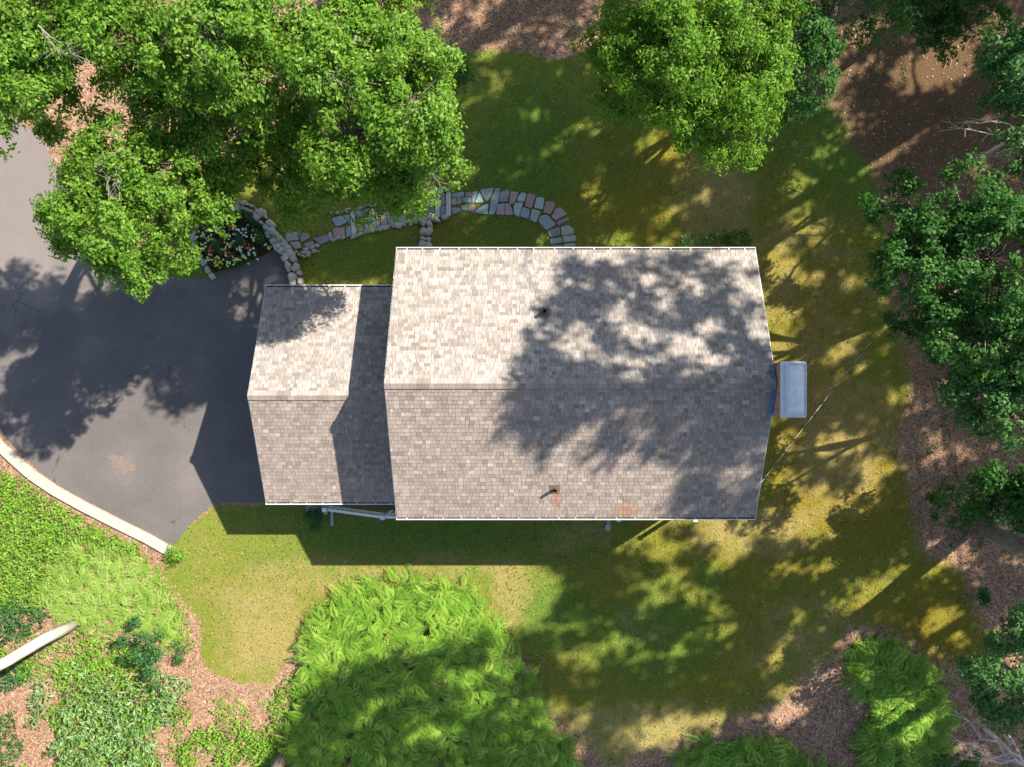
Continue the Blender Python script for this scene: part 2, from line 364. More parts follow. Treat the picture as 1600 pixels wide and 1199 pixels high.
# kerb
kp = [(-60, 600), (-35, 650), (-5, 690), (22, 716), (50, 741), (85, 765), (130, 790), (185, 818), (230, 840), (268, 862)]
kerb = thing('kerb', None, None, P(*kp[5])); kerb['kind'] = 'structure'
L = []
for i in range(len(kp) - 1):
    a = Vector(P(*kp[i])); b = Vector(P(*kp[i + 1])); n = 1
    for k in range(n): L.append(a.lerp(b, k / n))
L.append(Vector(P(*kp[-1])))
mb = MB()
for i in range(len(L) - 1):
    a, b = L[i], L[i + 1]; d = (b - a).normalized(); s = Vector((-d.y, d.x, 0)) * .2
    a = a + d * .002; b = b - d * .002
    q = [a - s, b - s, b + s, a + s]; z = .13 + random.uniform(-.003, .003)
    mb.hexa([(v.x, v.y, -.05) for v in q], [(v.x, v.y, z) for v in q])
mb.build('kerb_stones', M['kerb'], kerb)

# ---------------- house ----------------
house = thing('house', 'grey cedar shingled house with long gable roof and lower wing on the left', 'house', (1.6, 0, 0))
EZ, RZ = 5.6, 7.88
MX0, MX1, MY = -4.39, 7.66, 4.5
GEZ, GRZ = 3.5, 5.37
GX0, GX1, GYC, GHY = -9.48, -4.10, -.405, 3.90
def slope(x0, x1, y_e, y_r, z_e, z_r, mat, name, parent, seed):
    r = random.Random(seed)
    run = abs(y_r - y_e); rise = z_r - z_e; Ls = math.hypot(run, rise)
    vy = (y_r - y_e) / Ls; vz = rise / Ls; sgn = 1 if y_r > y_e else -1
    ny_, nz_ = -sgn * abs(rise) / Ls, run / Ls
    def pt(x, v, h): return (x, y_e + vy * v + ny_ * h, z_e + vz * v + nz_ * h)
    ex = Ls / round(Ls / .146); rows = round(Ls / ex)
    mb = MB()
    for i in range(rows):
        x = x0 - r.uniform(0, .1); v0 = i * ex
        while x < x1:
            wd = r.choice([.1, .13, .15, .15, .18, .2, .24])
            a = max(x, x0); b = min(x + wd - .009, x1)
            if b - a > .02:
                j = r.uniform(-.007, .007); th = r.uniform(.014, .024)
                lo = v0 + (j if i else 0); hi = min(v0 + ex * 1.25, Ls)
                vs = [pt(a, lo, 0), pt(b, lo, 0), pt(b, hi, 0), pt(a, hi, 0), pt(a, lo, th), pt(b, lo, th), pt(b, hi, .003), pt(a, hi, .003)]
                fs = [(4, 5, 6, 7), (0, 1, 5, 4), (1, 2, 6, 5), (3, 0, 4, 7)]
                if sgn < 0: fs = [f[::-1] for f in fs]
                mb.add(vs, fs)
            x += wd
    return mb.build(name, mat, parent)
def roof(x0, x1, yc, hy, ze, zr, label, seed):
    mb = MB(); th = .16
    ya, yb = yc - hy, yc + hy
    sec = [(ya, ze - .004), (yc, zr - .004), (yb, ze - .004), (yb, ze - th), (yc, zr - th), (ya, ze - th)]
    vs = [(x0, y, z) for y, z in sec] + [(x1, y, z) for y, z in sec]
    fs = [(0, 6, 7, 1)[::-1], (1, 7, 8, 2)[::-1], (2, 8, 9, 3)[::-1], (3, 9, 10, 4)[::-1], (4, 10, 11, 5)[::-1], (5, 11, 6, 0)[::-1], (0, 1, 4, 5), (1, 2, 3, 4), (6, 11, 10, 7), (7, 10, 9, 8)]
    mb.add(vs, fs)
    rf = mb.build('roof', M['under'], house); rf['label'] = label
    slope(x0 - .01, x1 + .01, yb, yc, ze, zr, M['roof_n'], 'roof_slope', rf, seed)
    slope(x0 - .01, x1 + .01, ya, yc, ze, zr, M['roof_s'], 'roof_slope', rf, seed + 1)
    # ridge cap: overlapping boards each side
    r = random.Random(seed); pitch = (zr - ze) / hy
    for sg, m in ((1, M['roof_n']), (-1, M['roof_s'])):
        mb = MB(); x = x0 - .015
        while x < x1:
            b = min(x + r.uniform(.17, .24), x1 + .015)
            w_ = .165 + r.uniform(-.004, .004); z0 = zr + .028; z1 = zr + .062 + r.uniform(0, .006)
            y1 = yc + sg * w_; zz = z1 - pitch * w_
            q = [(x, yc, z1), (b - .004, yc, z1 - .006), (b - .004, y1, zz - .006), (x, y1, zz)]
            lowr = [(p[0], p[1], p[2] - .03) for p in q]
            fs = [(4, 5, 6, 7), (0, 1, 5, 4), (1, 2, 6, 5), (2, 3, 7, 6), (3, 0, 4, 7)]
            if sg > 0: mb.add(lowr + q, fs)
            else: mb.add(lowr + q, [f[::-1] for f in fs])
            x = b
        mb.build('ridge_cap', m, rf)
    # white rake boards
    for xx in (x0 - .035, x1 + .012):
        mb = MB()
        for sg in (-1, 1):
            ye = yc + sg * hy
            q = lambda dx, dz: [(xx + dx, ye, ze - dz), (xx + dx, yc, zr - dz)]
            a = q(0, .02); b = q(.022, .02); c = q(.022, .2); d = q(0, .2)
            mb.add([a[0], b[0], c[0], d[0], a[1], b[1], c[1], d[1]], [(0, 1, 2, 3), (4, 7, 6, 5), (0, 4, 5, 1), (1, 5, 6, 2), (2, 6, 7, 3), (3, 7, 4, 0)])
        mb.build('rake_board', M['white'], rf)
    # gutters
    for sg in (-1, 1):
        ye = yc + sg * (hy - .02); w_ = .115; gz = ze - .02
        mb = MB(); y0 = ye; y1 = ye + sg * w_
        lo, hi = min(y0, y1), max(y0, y1)
        gx0 = x0 - .03; gx1 = x1 + .03
        mb.box(gx0, gx1, lo, hi, gz - .12, gz - .11)
        oy = (y1 - .03, y1) if sg > 0 else (y1, y1 + .03)
        mb.box(gx0, gx1, oy[0], oy[1], gz - .109, gz)
        iy = (y0, y0 + .006) if sg > 0 else (y0 - .006, y0)
        mb.box(gx0, gx1, iy[0], iy[1], gz - .109, gz - .005)
        ia, ib = sorted((iy[1] if sg > 0 else iy[0], oy[0] if sg > 0 else oy[1]))
        mb.box(gx0, gx0 + .012, ia, ib, gz - .109, gz); mb.box(gx1 - .012, gx1, ia, ib, gz - .109, gz)
        gt = mb.build('gutter', M['white'], house)
        mb = MB(); mb.box(gx0 + .013, gx1 - .013, ia + .001, ib - .001, gz - .108, gz - .07); mb.build('gutter_debris', M['grime'], gt)
        x = gx0 + .35
        while x < gx1 - .1:
            MB().box(x, x + .028, ia - .02 if sg > 0 else ia - .01, ib + .01 if sg > 0 else ib + .02, gz + .001, gz + .008).build('gutter_hanger', M['white'], gt)
            x += r.uniform(.52, .72)
    return rf
def walls(x0, x1, yc, hy, ze, zr):
    pitch = (zr - ze) / hy; hw = hy - .3; zt = ze + pitch * .3 - .17; zp = zr - .18
    mb = MB()
    sec = [(yc - hw, -.1), (yc + hw, -.1), (yc + hw, zt), (yc, zp), (yc - hw, zt)]
    vs = [(x0, y, z) for y, z in sec] + [(x1, y, z) for y, z in sec]
    fs = [(4, 3, 2, 1, 0), (5, 6, 7, 8, 9)] + [(i, (i + 1) % 5, (i + 1) % 5 + 5, i + 5) for i in range(5)]
    mb.add(vs, fs); return mb.build('wall', M['clap'], house)
wallm = walls(MX0 + .12, MX1 - .15, 0, MY, EZ, RZ)
wallg = walls(GX0 + .15, MX0 + .119, GYC, GHY, GEZ, GRZ)
roof(MX0, MX1, 0, MY, EZ, RZ, 'long upper roof crossed by tree shadow', 21)
roof(GX0, MX0 + .11, GYC, GHY, GEZ, GRZ, 'lower roof of the left wing', 31)
def window(x, y, z, wd, hg, face):
    fr = MB(); d = .06
    if face in 'ns':
        s = 1 if face == 'n' else -1; a, b = sorted((y, y + s * d))
        fr.box(x - wd / 2 - .09, x + wd / 2 + .09, a, b, z + hg, z + hg + .1); fr.box(x - wd / 2 - .09, x + wd / 2 + .09, a, b, z - .1, z)
        fr.box(x - wd / 2 - .09, x - wd / 2, a, b, z, z + hg); fr.box(x + wd / 2, x + wd / 2 + .09, a, b, z, z + hg)
        fr.box(x - wd / 2, x + wd / 2, a, b - .01, z + hg / 2 - .02, z + hg / 2 + .02)
        f = fr.build('window', M['white'], house); a2, b2 = sorted((y, y + s * .02))
        MB().box(x - wd / 2, x + wd / 2, a2, b2, z, z + hg).build('pane', M['glass'], f)
    else:
        s = 1 if face == 'e' else -1; a, b = sorted((x, x + s * d))
        fr.box(a, b, y - wd / 2 - .09, y + wd / 2 + .09, z + hg, z + hg + .1); fr.box(a, b, y - wd / 2 - .09, y + wd / 2 + .09, z - .1, z)
        fr.box(a, b, y - wd / 2 - .09, y - wd / 2, z, z + hg); fr.box(a, b, y + wd / 2, y + wd / 2 + .09, z, z + hg)
        f = fr.build('window', M['white'], house); a2, b2 = sorted((x, x + s * .02))
        MB().box(a2, b2, y - wd / 2, y + wd / 2, z, z + hg).build('pane', M['glass'], f)
for x in (-3, -.6, 3.8, 6.2):
    for z in (1.0, 3.6):
        window(x, 4.2, z, .9, 1.3, 'n'); window(x, -4.2, z, .9, 1.3, 's')
for y in (-2.6, 2.6):
    for z in (1.0, 3.6): window(MX1 - .15, y, z, .9, 1.3, 'e')
for yy in (-2.3, 1.5):
    mb = MB(); x = GX0 + .15
    for k in range(4): mb.box(x - .04, x, yy - 1.25, yy + 1.25, .02 + k * .56, .02 + k * .56 + .55)
    mb.build('garage_door', M['white'], house)
dr = MB().box(1.2, 2.1, 4.2, 4.25, .15, 2.25).build('door', M['s_dark'], house)
MB().box(1.28, 1.32, 4.251, 4.3, 1.1, 1.16).build('handle', M['zinc'], dr)
# chimney
c0, c1, cy0, cy1 = 7.70, 8.38, -1.03, .67
ch = MB().box(c0, c1, cy0 + .03, cy1 - .03, 0, 8.22).build('chimney', M['brick'], house); ch['label'] = 'end chimney with pale metal cover'
MB().box(c0 - .02, c1 + .03, cy0, cy1, 8.221, 8.36).build('chimney_crown', M['cap'], ch)
mb = MB(); a, b, c, d = c0 + .09, c1 - .01, cy0 + .07, cy1 - .06
mb.box(a, b, c, d, 8.361, 8.47)
mx = (a + b) / 2
top = [(a + .07, c + .07, 8.475), (b - .05, c + .07, 8.475), (b - .05, d - .05, 8.475), (a + .07, d - .05, 8.475), (mx, c + .3, 8.56), (mx, d - .12, 8.56)]
mb.add(top, [(0, 1, 4), (1, 2, 5, 4), (2, 3, 5), (3, 0, 4, 5)])
mb.build('chimney_cover', M['cap'], ch)
mb = MB()
for s in (c, d): mb.bar((a, s, 8.487), (b, s, 8.487), .035, .03)
for s in (a, b): mb.bar((s, c, 8.485), (s, d, 8.485), .03, .03)
mb.build('cover_rim', M['zinc'], ch)
mb = MB(); y = cy1 - .05
while y > cy0 + .05:
    y2 = y - .1; zz = lambda q: RZ - abs(q) * (RZ - EZ) / MY
    za, zb = zz(y) + .035, zz(y2) + .035
    mb.hexa([(MX1 - .13, y2, zb), (MX1 + .02, y2, zb), (MX1 + .02, y, za), (MX1 - .13, y, za)], [(MX1 - .13, y2, zb + .012), (MX1 + .02, y2, zb + .03), (MX1 + .02, y, za + .012), (MX1 - .13, y, za + .006)])
    y = y2 - .004
mb.build('flashing', M['lead'], ch)
# vent pipes
def pipe(px, py, zroof, hgt, rad):
    x, y, _ = P(px, py, zroof + hgt); 
    zb = RZ - abs(y) * (RZ - EZ) / MY
    mb = MB(); mb.tube([(x, y, zb - .05), (x, y, zb + hgt)], rad, 14, cap=False); mb.tube([(x, y, zb + hgt), (x, y, zb - .0)], rad * .8, 14, cap=False)
    p = mb.build('vent_pipe', M['pipe'], house)
    MB().tube([(x, y, zb + hgt - .12), (x, y, zb + hgt - .1)], rad * .79, 14).build('pipe_bore', M['matte_black'], p)  # matte black disc closing the pipe
    s = 1 if y > 0 else -1; k = (RZ - EZ) / MY
    q = [(-.16, -.15), (.16, -.15), (.16, .15), (-.16, .15)]
    MB().hexa([(x + a, y + b, RZ - abs(y + b) * k + .02) for a, b in q], [(x + a, y + b, RZ - abs(y + b) * k + .033) for a, b in q]).build('pipe_boot', M['pipe'], p)
pipe(851, 486, 6.7, .45, .062); pipe(868, 768, 6.2, .42, .055)

# ---------------- deck with stair and railing on the south side ----------------
dk = thing('deck', 'narrow brown deck and white railed stair below the eaves where the two roofs meet', 'deck', (-5.2, -4.5, 0))
mb = MB(); y = -4.98
while y < -4.25: mb.box(-5.5, -3.85, y, y + .13, 1.02, 1.05); y += .137
mb.build('deck_boards', M['deck'], dk)
mb = MB()
for k in range(6):
    x = -5.52 - k * .4
    MB().box(x - .42, x, -4.95, -4.2 if x > -5.6 else -4.1, .83 - k * .155, .87 - k * .155).build('step', M['deck'], dk)
posts = [((-7.98, -4.97), 0, 1.12), ((-5.5, -5.1), 0, 2.12), ((-3.86, -5.1), 0, 2.12)]
for (x, y), z0, z1 in posts:
    MB().box(x - .06, x + .06, y - .06, y + .06, z0, z1).box(x - .085, x + .085, y - .085, y + .085, z1 + .001, z1 + .04).build('post', M['white'], dk)
rl = MB()
A1, B1 = Vector((-7.92, -4.97, 1.02)), Vector((-5.56, -5.1, 2.02)); C1, D1 = Vector((-5.44, -5.1, 2.02)), Vector((-3.92, -5.1, 2.02))
rl.bar(A1, B1, .1, .04); rl.bar(C1, D1, .1, .04); rl.bar(A1 - Vector((0, 0, .78)), B1 - Vector((0, 0, .78)), .06, .05); rl.bar(C1 - Vector((0, 0, .78)), D1 - Vector((0, 0, .78)), .06, .05)
rl.bar((-3.86, -5.04, 2.02), (-3.86, -4.25, 2.02), .08, .04)
rail = rl.build('railing', M['white'], dk)
for A, B, n in ((A1, B1, 18), (C1, D1, 12)):
    for k in range(1, n):
        p = A.lerp(B, k / n)
        MB().box(p.x - .02, p.x + .02, p.y - .02, p.y + .02, p.z - .77, p.z - .021).build('baluster', M['white'], rail)
pad = thing('stone_landing', 'blue grey stone landing at the foot of the white stair railing', 'paving slab', P(492, 796))
a = P(479, 789); b = P(512, 804)
MB().prism([(a[0], b[1]), (b[0], b[1]), (b[0], a[1] + .3), (a[0], a[1] + .3)], 0, .1, .01).build('slab', M['s_light'], pad)
mat_ = MB(); a = P(497, 797)
mat_.box(a[0] - .28, a[0] + .12, a[1] - .12, a[1] + .25, .101, .13)
tag(mat_.build('doormat', M['s_red'], None), 'small red mat lying on the stone landing by the stair', 'doormat')
ds = MB(); a = P(519, 810); ds.box(a[0] - .05, a[0] + .05, a[1] - .3, a[1] + .3, 0, .07)
tag(ds.build('splash_block', M['s_light'], None), 'narrow grey drain block on the grass below the stair', 'drain block')
for px, lb in ((967, 'left white post under the front eave of the big roof'), (1087, 'right white post under the front eave, nearer the roof corner')):
    x, y, _ = P(px, 812, 2.3); p = thing('white_post', lb, 'post', (x, y, 0), 'short white posts along the front wall')
    MB().box(x - .06, x + .06, y - .06, y + .06, 0, 2.25).build('post_shaft', M['white'], p)
    MB().box(x - .085, x + .085, y - .085, y + .085, 2.251, 2.3).build('post_cap', M['white'], p)
for (px, py, r, lb) in ((950, 824, .14, 'larger grey stepping stone in the shaded grass before the eave'), (950.5, 813, .09, 'small grey stepping stone tucked against the front wall')):
    x, y, _ = P(px, py); pl = [(x + r * math.cos(a) * random.uniform(.8, 1.1), y + r * 1.3 * math.sin(a)) for a in np.linspace(0, 6.28, 8)[:-1]]
    tag(MB().prism(pl, 0, .04, .01).build('stepping_stone', M['s_grey'], None), lb, 'stepping stone')
# overhead service cable
a = Vector((MX1 + .05, -3.75, 5.2)); pts = []; b = Vector(P(1700, 120, 6.6))
cable = thing('overhead_cable', 'thin twisted overhead cable running from the roof corner to the right hand woods', 'cable', tuple(a))
for i in range(60):
    u = i / 59; p = a.lerp(b, u); p.z -= 1.0 * 4 * u * (1 - u) * .35; pts.append(p)
MB().tube(pts, .011, 5).build('cable_strand', M['twig'], cable)
mb = MB(); lp = None
for i in range(400):
    u = i / 399; p = a.lerp(b, u); p.z -= .35 * 4 * u * (1 - u); ph = i * .5
    p = p + Vector((-.6, .8, 0)) * .018 * math.cos(ph) + Vector((0, 0, 1)) * .018 * math.sin(ph); 
    if lp is not None: mb.tube([lp, p], .009, 4, cap=False)
    lp = p
mb.build('cable_strand', M['matte_black'], cable)
MB().box(MX1 - .1, MX1 + .08, -3.8, -3.68, 5.1, 5.25).build('bracket', M['zinc'], cable)

# ---------------- flagstone path, walls ----------------
def z5(l): return [(280 + x / 4, 270 + y / 4) for x, y in l]
bed = smooth_poly(z5([(115, 330), (240, 250), (380, 245), (520, 320), (615, 430), (615, 480), (240, 632), (190, 590), (120, 480)]), 1)
path = thing('path', None, None, P(780, 320)); path['kind'] = 'structure'; path['label'] = 'curving flagstone path of blue, grey and red stones'
def z6(l): return [(600 + x / 5, 270 + y / 5) for x, y in l]
def z5(l): return [(280 + x / 4, 270 + y / 4) for x, y in l]
def rc(x0, y0, x1, y1): return [(x0, y0), (x1, y0), (x1, y1), (x0, y1)]
ST = [
 ('blue', z6([(530,165),(625,150),(620,190),(535,195)])), ('red', z6([(637,155),(685,155),(683,190),(637,188)])), ('grey', z6([(530,202),(563,197),(568,250),(530,255)])),
 ('red', z6([(570,195),(612,195),(610,240),(572,250)])), ('blue', z6([(618,196),(683,196),(680,235),(618,232)])), ('blue', z6([(690,155),(735,143),(703,235),(690,235)])),
 ('light', z6([(745,148),(782,235),(710,238)])), ('grey', z6([(752,135),(857,120),(838,180),(797,233)])), ('blue', z6([(872,125),(905,128),(893,240),(862,328),(820,325),(837,210)])),
 ('light', z6([(720,290),(800,248),(815,250),(808,328),(715,315)])), ('red', z6([(657,260),(710,255),(708,315),(657,300)])), ('blue', z6([(600,262),(652,250),(652,300),(608,293)])),
 ('blue', z6([(530,272),(598,278),(603,300),(535,328)])), ('dark', z6([(905,160),(963,135),(981,150),(968,225),(905,233)])), ('pink', z6([(987,150),(1050,155),(1020,238),(980,248)])),
 ('pink', z6([(890,250),(943,240),(943,332),(875,328)])), ('pink', z6([(949,240),(985,247),(1013,332),(949,332)])), ('light', z6([(1045,190),(1075,158),(1110,165),(1098,228),(1043,223)])),
 ('light', z6([(1024,240),(1085,233),(1053,352),(1018,325),(1013,275)])), ('red', z6([(1122,165),(1185,177),(1152,282),(1100,262)])), ('blue', z6([(1087,270),(1140,290),(1127,362),(1060,342)])),
 ('light', z6([(1192,195),(1252,200),(1240,288),(1172,275)])), ('grey', z6([(1157,284),(1222,302),(1190,392),(1137,367)])), ('red', z6([(1265,228),(1328,230),(1336,262),(1298,328),(1244,310)])),
 ('pink', z6([(1342,282),(1385,278),(1425,325),(1342,376),(1310,347)])), ('blue', z6([(1222,340),(1270,330),(1336,395),(1328,418),(1267,452),(1207,385)])), ('dark', z6([(1344,387),(1430,347),(1445,370),(1362,416)])),
 ('dark', z6([(1272,457),(1368,427),(1376,488),(1302,508)])), ('grey', z6([(1382,427),(1440,410),(1478,440),(1482,480),(1388,492)])), ('grey', z6([(1397,497),(1495,490),(1497,533),(1402,548)])),
 ('blue', z6([(1297,520),(1388,505),(1392,546),(1304,562)])), ('blue', z6([(1300,572),(1395,566),(1400,605),(1300,612)])), ('grey', z6([(1405,560),(1490,550),(1497,605),(1407,612)])),
 ('grey', z5([(665,380),(735,370),(750,420),(672,430)])), ('red', z5([(742,367),(800,362),(822,405),(767,437)])), ('grey', z5([(690,435),(753,432),(765,470),(725,480)])), ('pink', z5([(780,442),(835,430),(855,452),(800,478)])),
 ('dark', z5([(840,412),(932,388),(940,425),(882,452)])), ('red', z5([(962,348),(1035,343),(1038,400),(967,413)])), ('blue', z5([(955,288),(1018,268),(1055,310),(985,340)])), ('blue', z5([(1025,268),(1063,262),(1068,325),(1060,308)])),
 ('blue', z5([(1045,342),(1072,333),(1080,395),(1047,400)])), ('pale', z5([(1068,240),(1096,240),(1110,395),(1082,398)])), ('blue', z5([(1102,240),(1141,235),(1151,308),(1110,322)])), ('red', z5([(1147,232),(1213,224),(1220,270),(1156,280)])),
 ('blue', z5([(1157,286),(1222,276),(1225,298),(1162,311)])), ('pink', z5([(1116,332),(1180,322),(1183,358),(1131,382)])), ('grey', z5([(1187,312),(1253,302),(1254,343),(1192,353)])), ('dark', z5([(1222,222),(1250,217),(1254,295),(1232,290)])),
 ('grey', z5([(932,380),(952,372),(962,415),(943,425)])), ('blue', z5([(1300,240),(1360,230),(1365,325),(1310,335)])), ('grey', z5([(1370,235),(1420,228),(1422,318),(1372,323)])), ('blue', z5([(1428,250),(1463,240),(1463,310),(1430,315)])), ('pink', z5([(1262,225),(1296,222),(1302,335),(1264,340)])),
 ('dark', z6(rc(280,197,312,262))), ('blue', z6(rc(279,267,323,350))), ('blue', z6(rc(328,182,355,268))), ('dark', z6(rc(359,177,400,272))), ('red', z6(rc(362,277,400,352))), ('blue', z6(rc(328,273,358,350))),
 ('grey', z6(rc(441,167,482,250))), ('blue', z6(rc(441,255,484,352))),
]
def cut(q, c=.1):
    o = []
    for i in range(len(q)):
        a, b = q[i], q[(i + 1) % len(q)]
        o += [(a[0] * (1 - c) + b[0] * c, a[1] * (1 - c) + b[1] * c), (a[0] * c + b[0] * (1 - c), a[1] * c + b[1] * (1 - c))]
    return o
for cname, pl in ST:
    q = [P(x, y)[:2] for x, y in pl]
    q = cut(q)
    cx_ = sum(p[0] for p in q) / len(q); cy_ = sum(p[1] for p in q) / len(q)
    z = .045 + random.uniform(0, .02)
    q = [(cx_ + (p[0] - cx_) * 1.03, cy_ + (p[1] - cy_) * 1.03) for p in q]
    MB().prism(q, -.03, z, .012).build('flagstone', M['s_' + cname], path)
for cname, pl in (('pale', rc(403,165,438,355)), ('pale', rc(488,160,524,345)), ('grey', rc(236,200,274,400))):   # stone treads
    q = [P(x, y)[:2] for x, y in cut(z6(pl), .06)]
    MB().prism(q, -.02, .16, .02).build('stone_tread', M['s_' + cname], path)
def rock(cx_, cy_, rx, ry, rz, z, seed, ang=0):
    r = np.random.default_rng(seed); bm = bmesh.new(); bmesh.ops.create_icosphere(bm, subdivisions=2, radius=1)
    ph = r.uniform(0, 6, 6); mb = MB(); vs = []
    for v in bm.verts:
        c = v.co; n_ = 1 + .12 * math.sin(3 * c.x + ph[0]) + .12 * math.sin(3 * c.y + ph[1]) + .08 * math.sin(5 * c.z + ph[2] + 3 * c.x)
        g_ = lambda u: math.copysign(abs(u) ** .62, u)
        x, y, zc = g_(c.x) * rx * n_ * .92, g_(c.y) * ry * n_ * .92, g_(c.z) * rz
        vs.append((cx_ + x * math.cos(ang) - y * math.sin(ang), cy_ + x * math.sin(ang) + y * math.cos(ang), z + zc))
    fs = [tuple(v.index for v in f.verts) for f in bm.faces]; bm.free()
    return mb.add(vs, fs)
def stone_wall(pts, wpx, hgt, label, seed, step=9, name='stone_wall', rows=2):
    root = thing(name, label, 'stone wall', P(*pts[len(pts) // 2])); r = random.Random(seed)
    P_ = [Vector((x, y)) for x, y in pts]; k = H / FPX; n = 0
    for i in range(len(P_) - 1):
        a, b = P_[i], P_[i + 1]; L_ = (b - a).length; d = (b - a).normalized(); nn = Vector((-d.y, d.x)); u = 0
        while u < L_:
            s_ = r.uniform(.75, 1.3) * step
            for row in range(rows):
                off = ((row + .5) / rows - .5) * wpx
                c = a + d * (u + s_ / 2 + r.uniform(-2.5, 2.5)) + nn * (off + r.uniform(-2, 2)); sv = r.choice([.7, .9, 1.1, 1.35])
                x, y, _ = P(c.x, c.y); n += 1
                rz = hgt * r.uniform(.35, .55)
                rock(x, y, s_ * k * .55 * sv, wpx / rows * k * r.uniform(.45, .65) * sv, rz, hgt * r.uniform(.4, .6), seed * 99 + n, -math.atan2(d.y, d.x) + r.uniform(-.5, .5)).build('stone', M['rock'], root, True)
            u += s_
    return root
stone_wall([(340, 330), (362, 322), (385, 325), (405, 335), (420, 352), (430, 368), (441, 384)], 16, .45, 'curved fieldstone wall behind the flower bed', 2)
stone_wall([(446, 390), (452, 398), (462, 418), (468, 444)], 19, .5, 'fieldstone wall from the path down to the garage corner', 3)
stone_wall([(464, 398), (480, 397), (496, 390)], 11, .3, 'short spur of small fieldstones beside the start of the path', 4, 7)
stone_wall([(306, 360), (305, 385), (318, 410), (335, 432)], 7, .15, 'narrow stone edging along the left of the flower bed', 5, 9, rows=1)
stone_wall([(668, 346), (667, 362), (666, 380), (664, 395)], 18, .45, 'stubby fieldstone wall between the path steps and the big roof', 6)
stone_wall([(648, 306), (672, 301), (702, 297)], 7, .3, 'upper row of edging stones above the path steps', 7, 10, rows=1)
stone_wall([(648, 347), (675, 344), (699, 342)], 8, .3, 'lower row of edging stones below the path steps', 8, 11, rows=1)
stone_wall([(516, 336), (545, 328), (590, 319)], 5, .12, 'thin edging stones on the upper side of the path under the maple', 9, 8, rows=1)
stone_wall([(518, 376), (560, 368), (600, 357), (646, 350)], 5, .12, 'thin edging stones on the lawn side of the path', 10, 8, rows=1)

# ---------------- foliage generators ----------------
def norm(a): return a / (np.linalg.norm(a, axis=-1, keepdims=True) + 1e-9)
def tuft_leaves(pos, axis, nl, ln, wd, rng, spread=(55, 105), jit=.06):
    n = len(pos); pos = np.repeat(pos, nl, 0); ax = np.repeat(norm(axis), nl, 0)
    m = len(pos); ref = norm(rng.normal(size=(m, 3))); u = norm(np.cross(ax, ref)); v = np.cross(ax, u)
    th = np.radians(rng.uniform(*spread, m))[:, None]; ph = rng.uniform(0, 6.283, m)[:, None]
    d = np.cos(th) * ax + np.sin(th) * (np.cos(ph) * u + np.sin(ph) * v)
    s = np.cross(ax, d); s = norm(s + .45 * rng.normal(size=(m, 3))); s = norm(s - d * (s * d).sum(-1, keepdims=True)); nn = np.cross(d, s)
    L = (ln * rng.uniform(.65, 1.25, m))[:, None]; W = L * wd
    b = pos + rng.normal(size=(m, 3)) * jit
    droop = -.15 * L * np.array([[0, 0, 1]])
    q0 = b + d * L * .08; q2 = b + d * L + droop
    q1 = b + d * L * .5 - s * W * .5 + nn * W * .18; q3 = b + d * L * .5 + s * W * .5 + nn * W * .18
    return np.stack([q0, q1, q2, q3], 1)
def lobe_tufts(c, r, nsub, ntuft, rng, sub=(.45, .8), up=-.35, shell=(.55, 1.12)):
    """sub-clumps on the lobe, tufts on each sub-clump"""
    d = norm(rng.normal(size=(nsub * 3, 3))); d = d[d[:, 2] > up][:nsub]
    n = len(d); rr = rng.uniform(shell[0], shell[1], (n, 1))
    cen = np.array(c) + d * rr * np.array(r)
    sr = rng.uniform(sub[0], sub[1], (n, 1))
    dd = norm(rng.normal(size=(n * ntuft, 3)) + np.repeat(d, ntuft, 0) * .5 + np.array([0, 0, .35]))
    pos = np.repeat(cen, ntuft, 0) + dd * np.repeat(sr, ntuft, 0) * rng.uniform(.45, 1.05, (n * ntuft, 1)) * np.array([1, 1, .7])
    return pos, norm(dd + np.array([0, 0, .5])), cen
def limb_path(a, b, rng, sag=.3, n=5, jt=.04):
    a = np.array(a, float); b = np.array(b, float); out = []
    for i in range(n):
        u = i / (n - 1); p = a + (b - a) * u
        p[2] += sag * math.sin(u * math.pi) * np.linalg.norm(b - a) * .3
        if 0 < i < n - 1: p += rng.normal(size=3) * jt * np.linalg.norm(b - a)
        out.append(tuple(p))
    return out
def tree(name, label, base, lobes, mat, bark='bark', group=None, rt=.22, nsub=26, ntuft=16, nl=9, ln=.17, wd=.5, cat='tree', sub=(.3, .62), seed=1, top=None, crown='crown', twigs=True, spread=(55, 105)):
    """lobes: (x,y,z,rx,ry,rz) in metres"""
    r = np.random.default_rng(seed); root = thing(name, label, cat, tuple(base), group); base = np.array(base, float)
    tz = np.mean([l[2] for l in lobes]); tc = np.mean([[l[0], l[1]] for l in lobes], 0)
    fork = base * .55 + np.array([tc[0], tc[1], 0]) * .45; fork[2] = base[2] + (tz - base[2]) * .62
    if top is not None: fork = np.array(top, float)
    mb = MB(); tp = limb_path(base, fork, r, 0, 6, .004); tp[0] = tuple(base - np.array([0, 0, .2]))
    mb.tube(tp, list(np.linspace(rt, rt * .62, 6)), 9)
    allq = []
    for l in lobes:
        c = np.array(l[:3]); rad = np.array(l[3:6]); vol = float(np.mean(rad))
        ns = max(4, int(nsub * (vol / 2) ** 2)); pos, ax, cen = lobe_tufts(c, rad, ns, ntuft, r, sub)
        allq.append(tuft_leaves(pos, ax, nl, ln, wd, r, spread))
        lp = limb_path(fork, c - np.array([0, 0, rad[2] * .3]), r); mb.tube(lp, list(np.linspace(rt * .5, rt * .16, 5)), 6)
        if twigs:
            for cc in cen[: ns]:
                mb.tube(limb_path(lp[3] if r.random() < .5 else lp[4], cc, r, .1, 4), [rt * .13, rt * .09, rt * .06, .008], 4, cap=False)
    mb.build('trunk', M[bark], root, True)
    q = np.concatenate(allq); me = quads_mesh(crown, q); link(crown, me, M[mat], root)
    return root
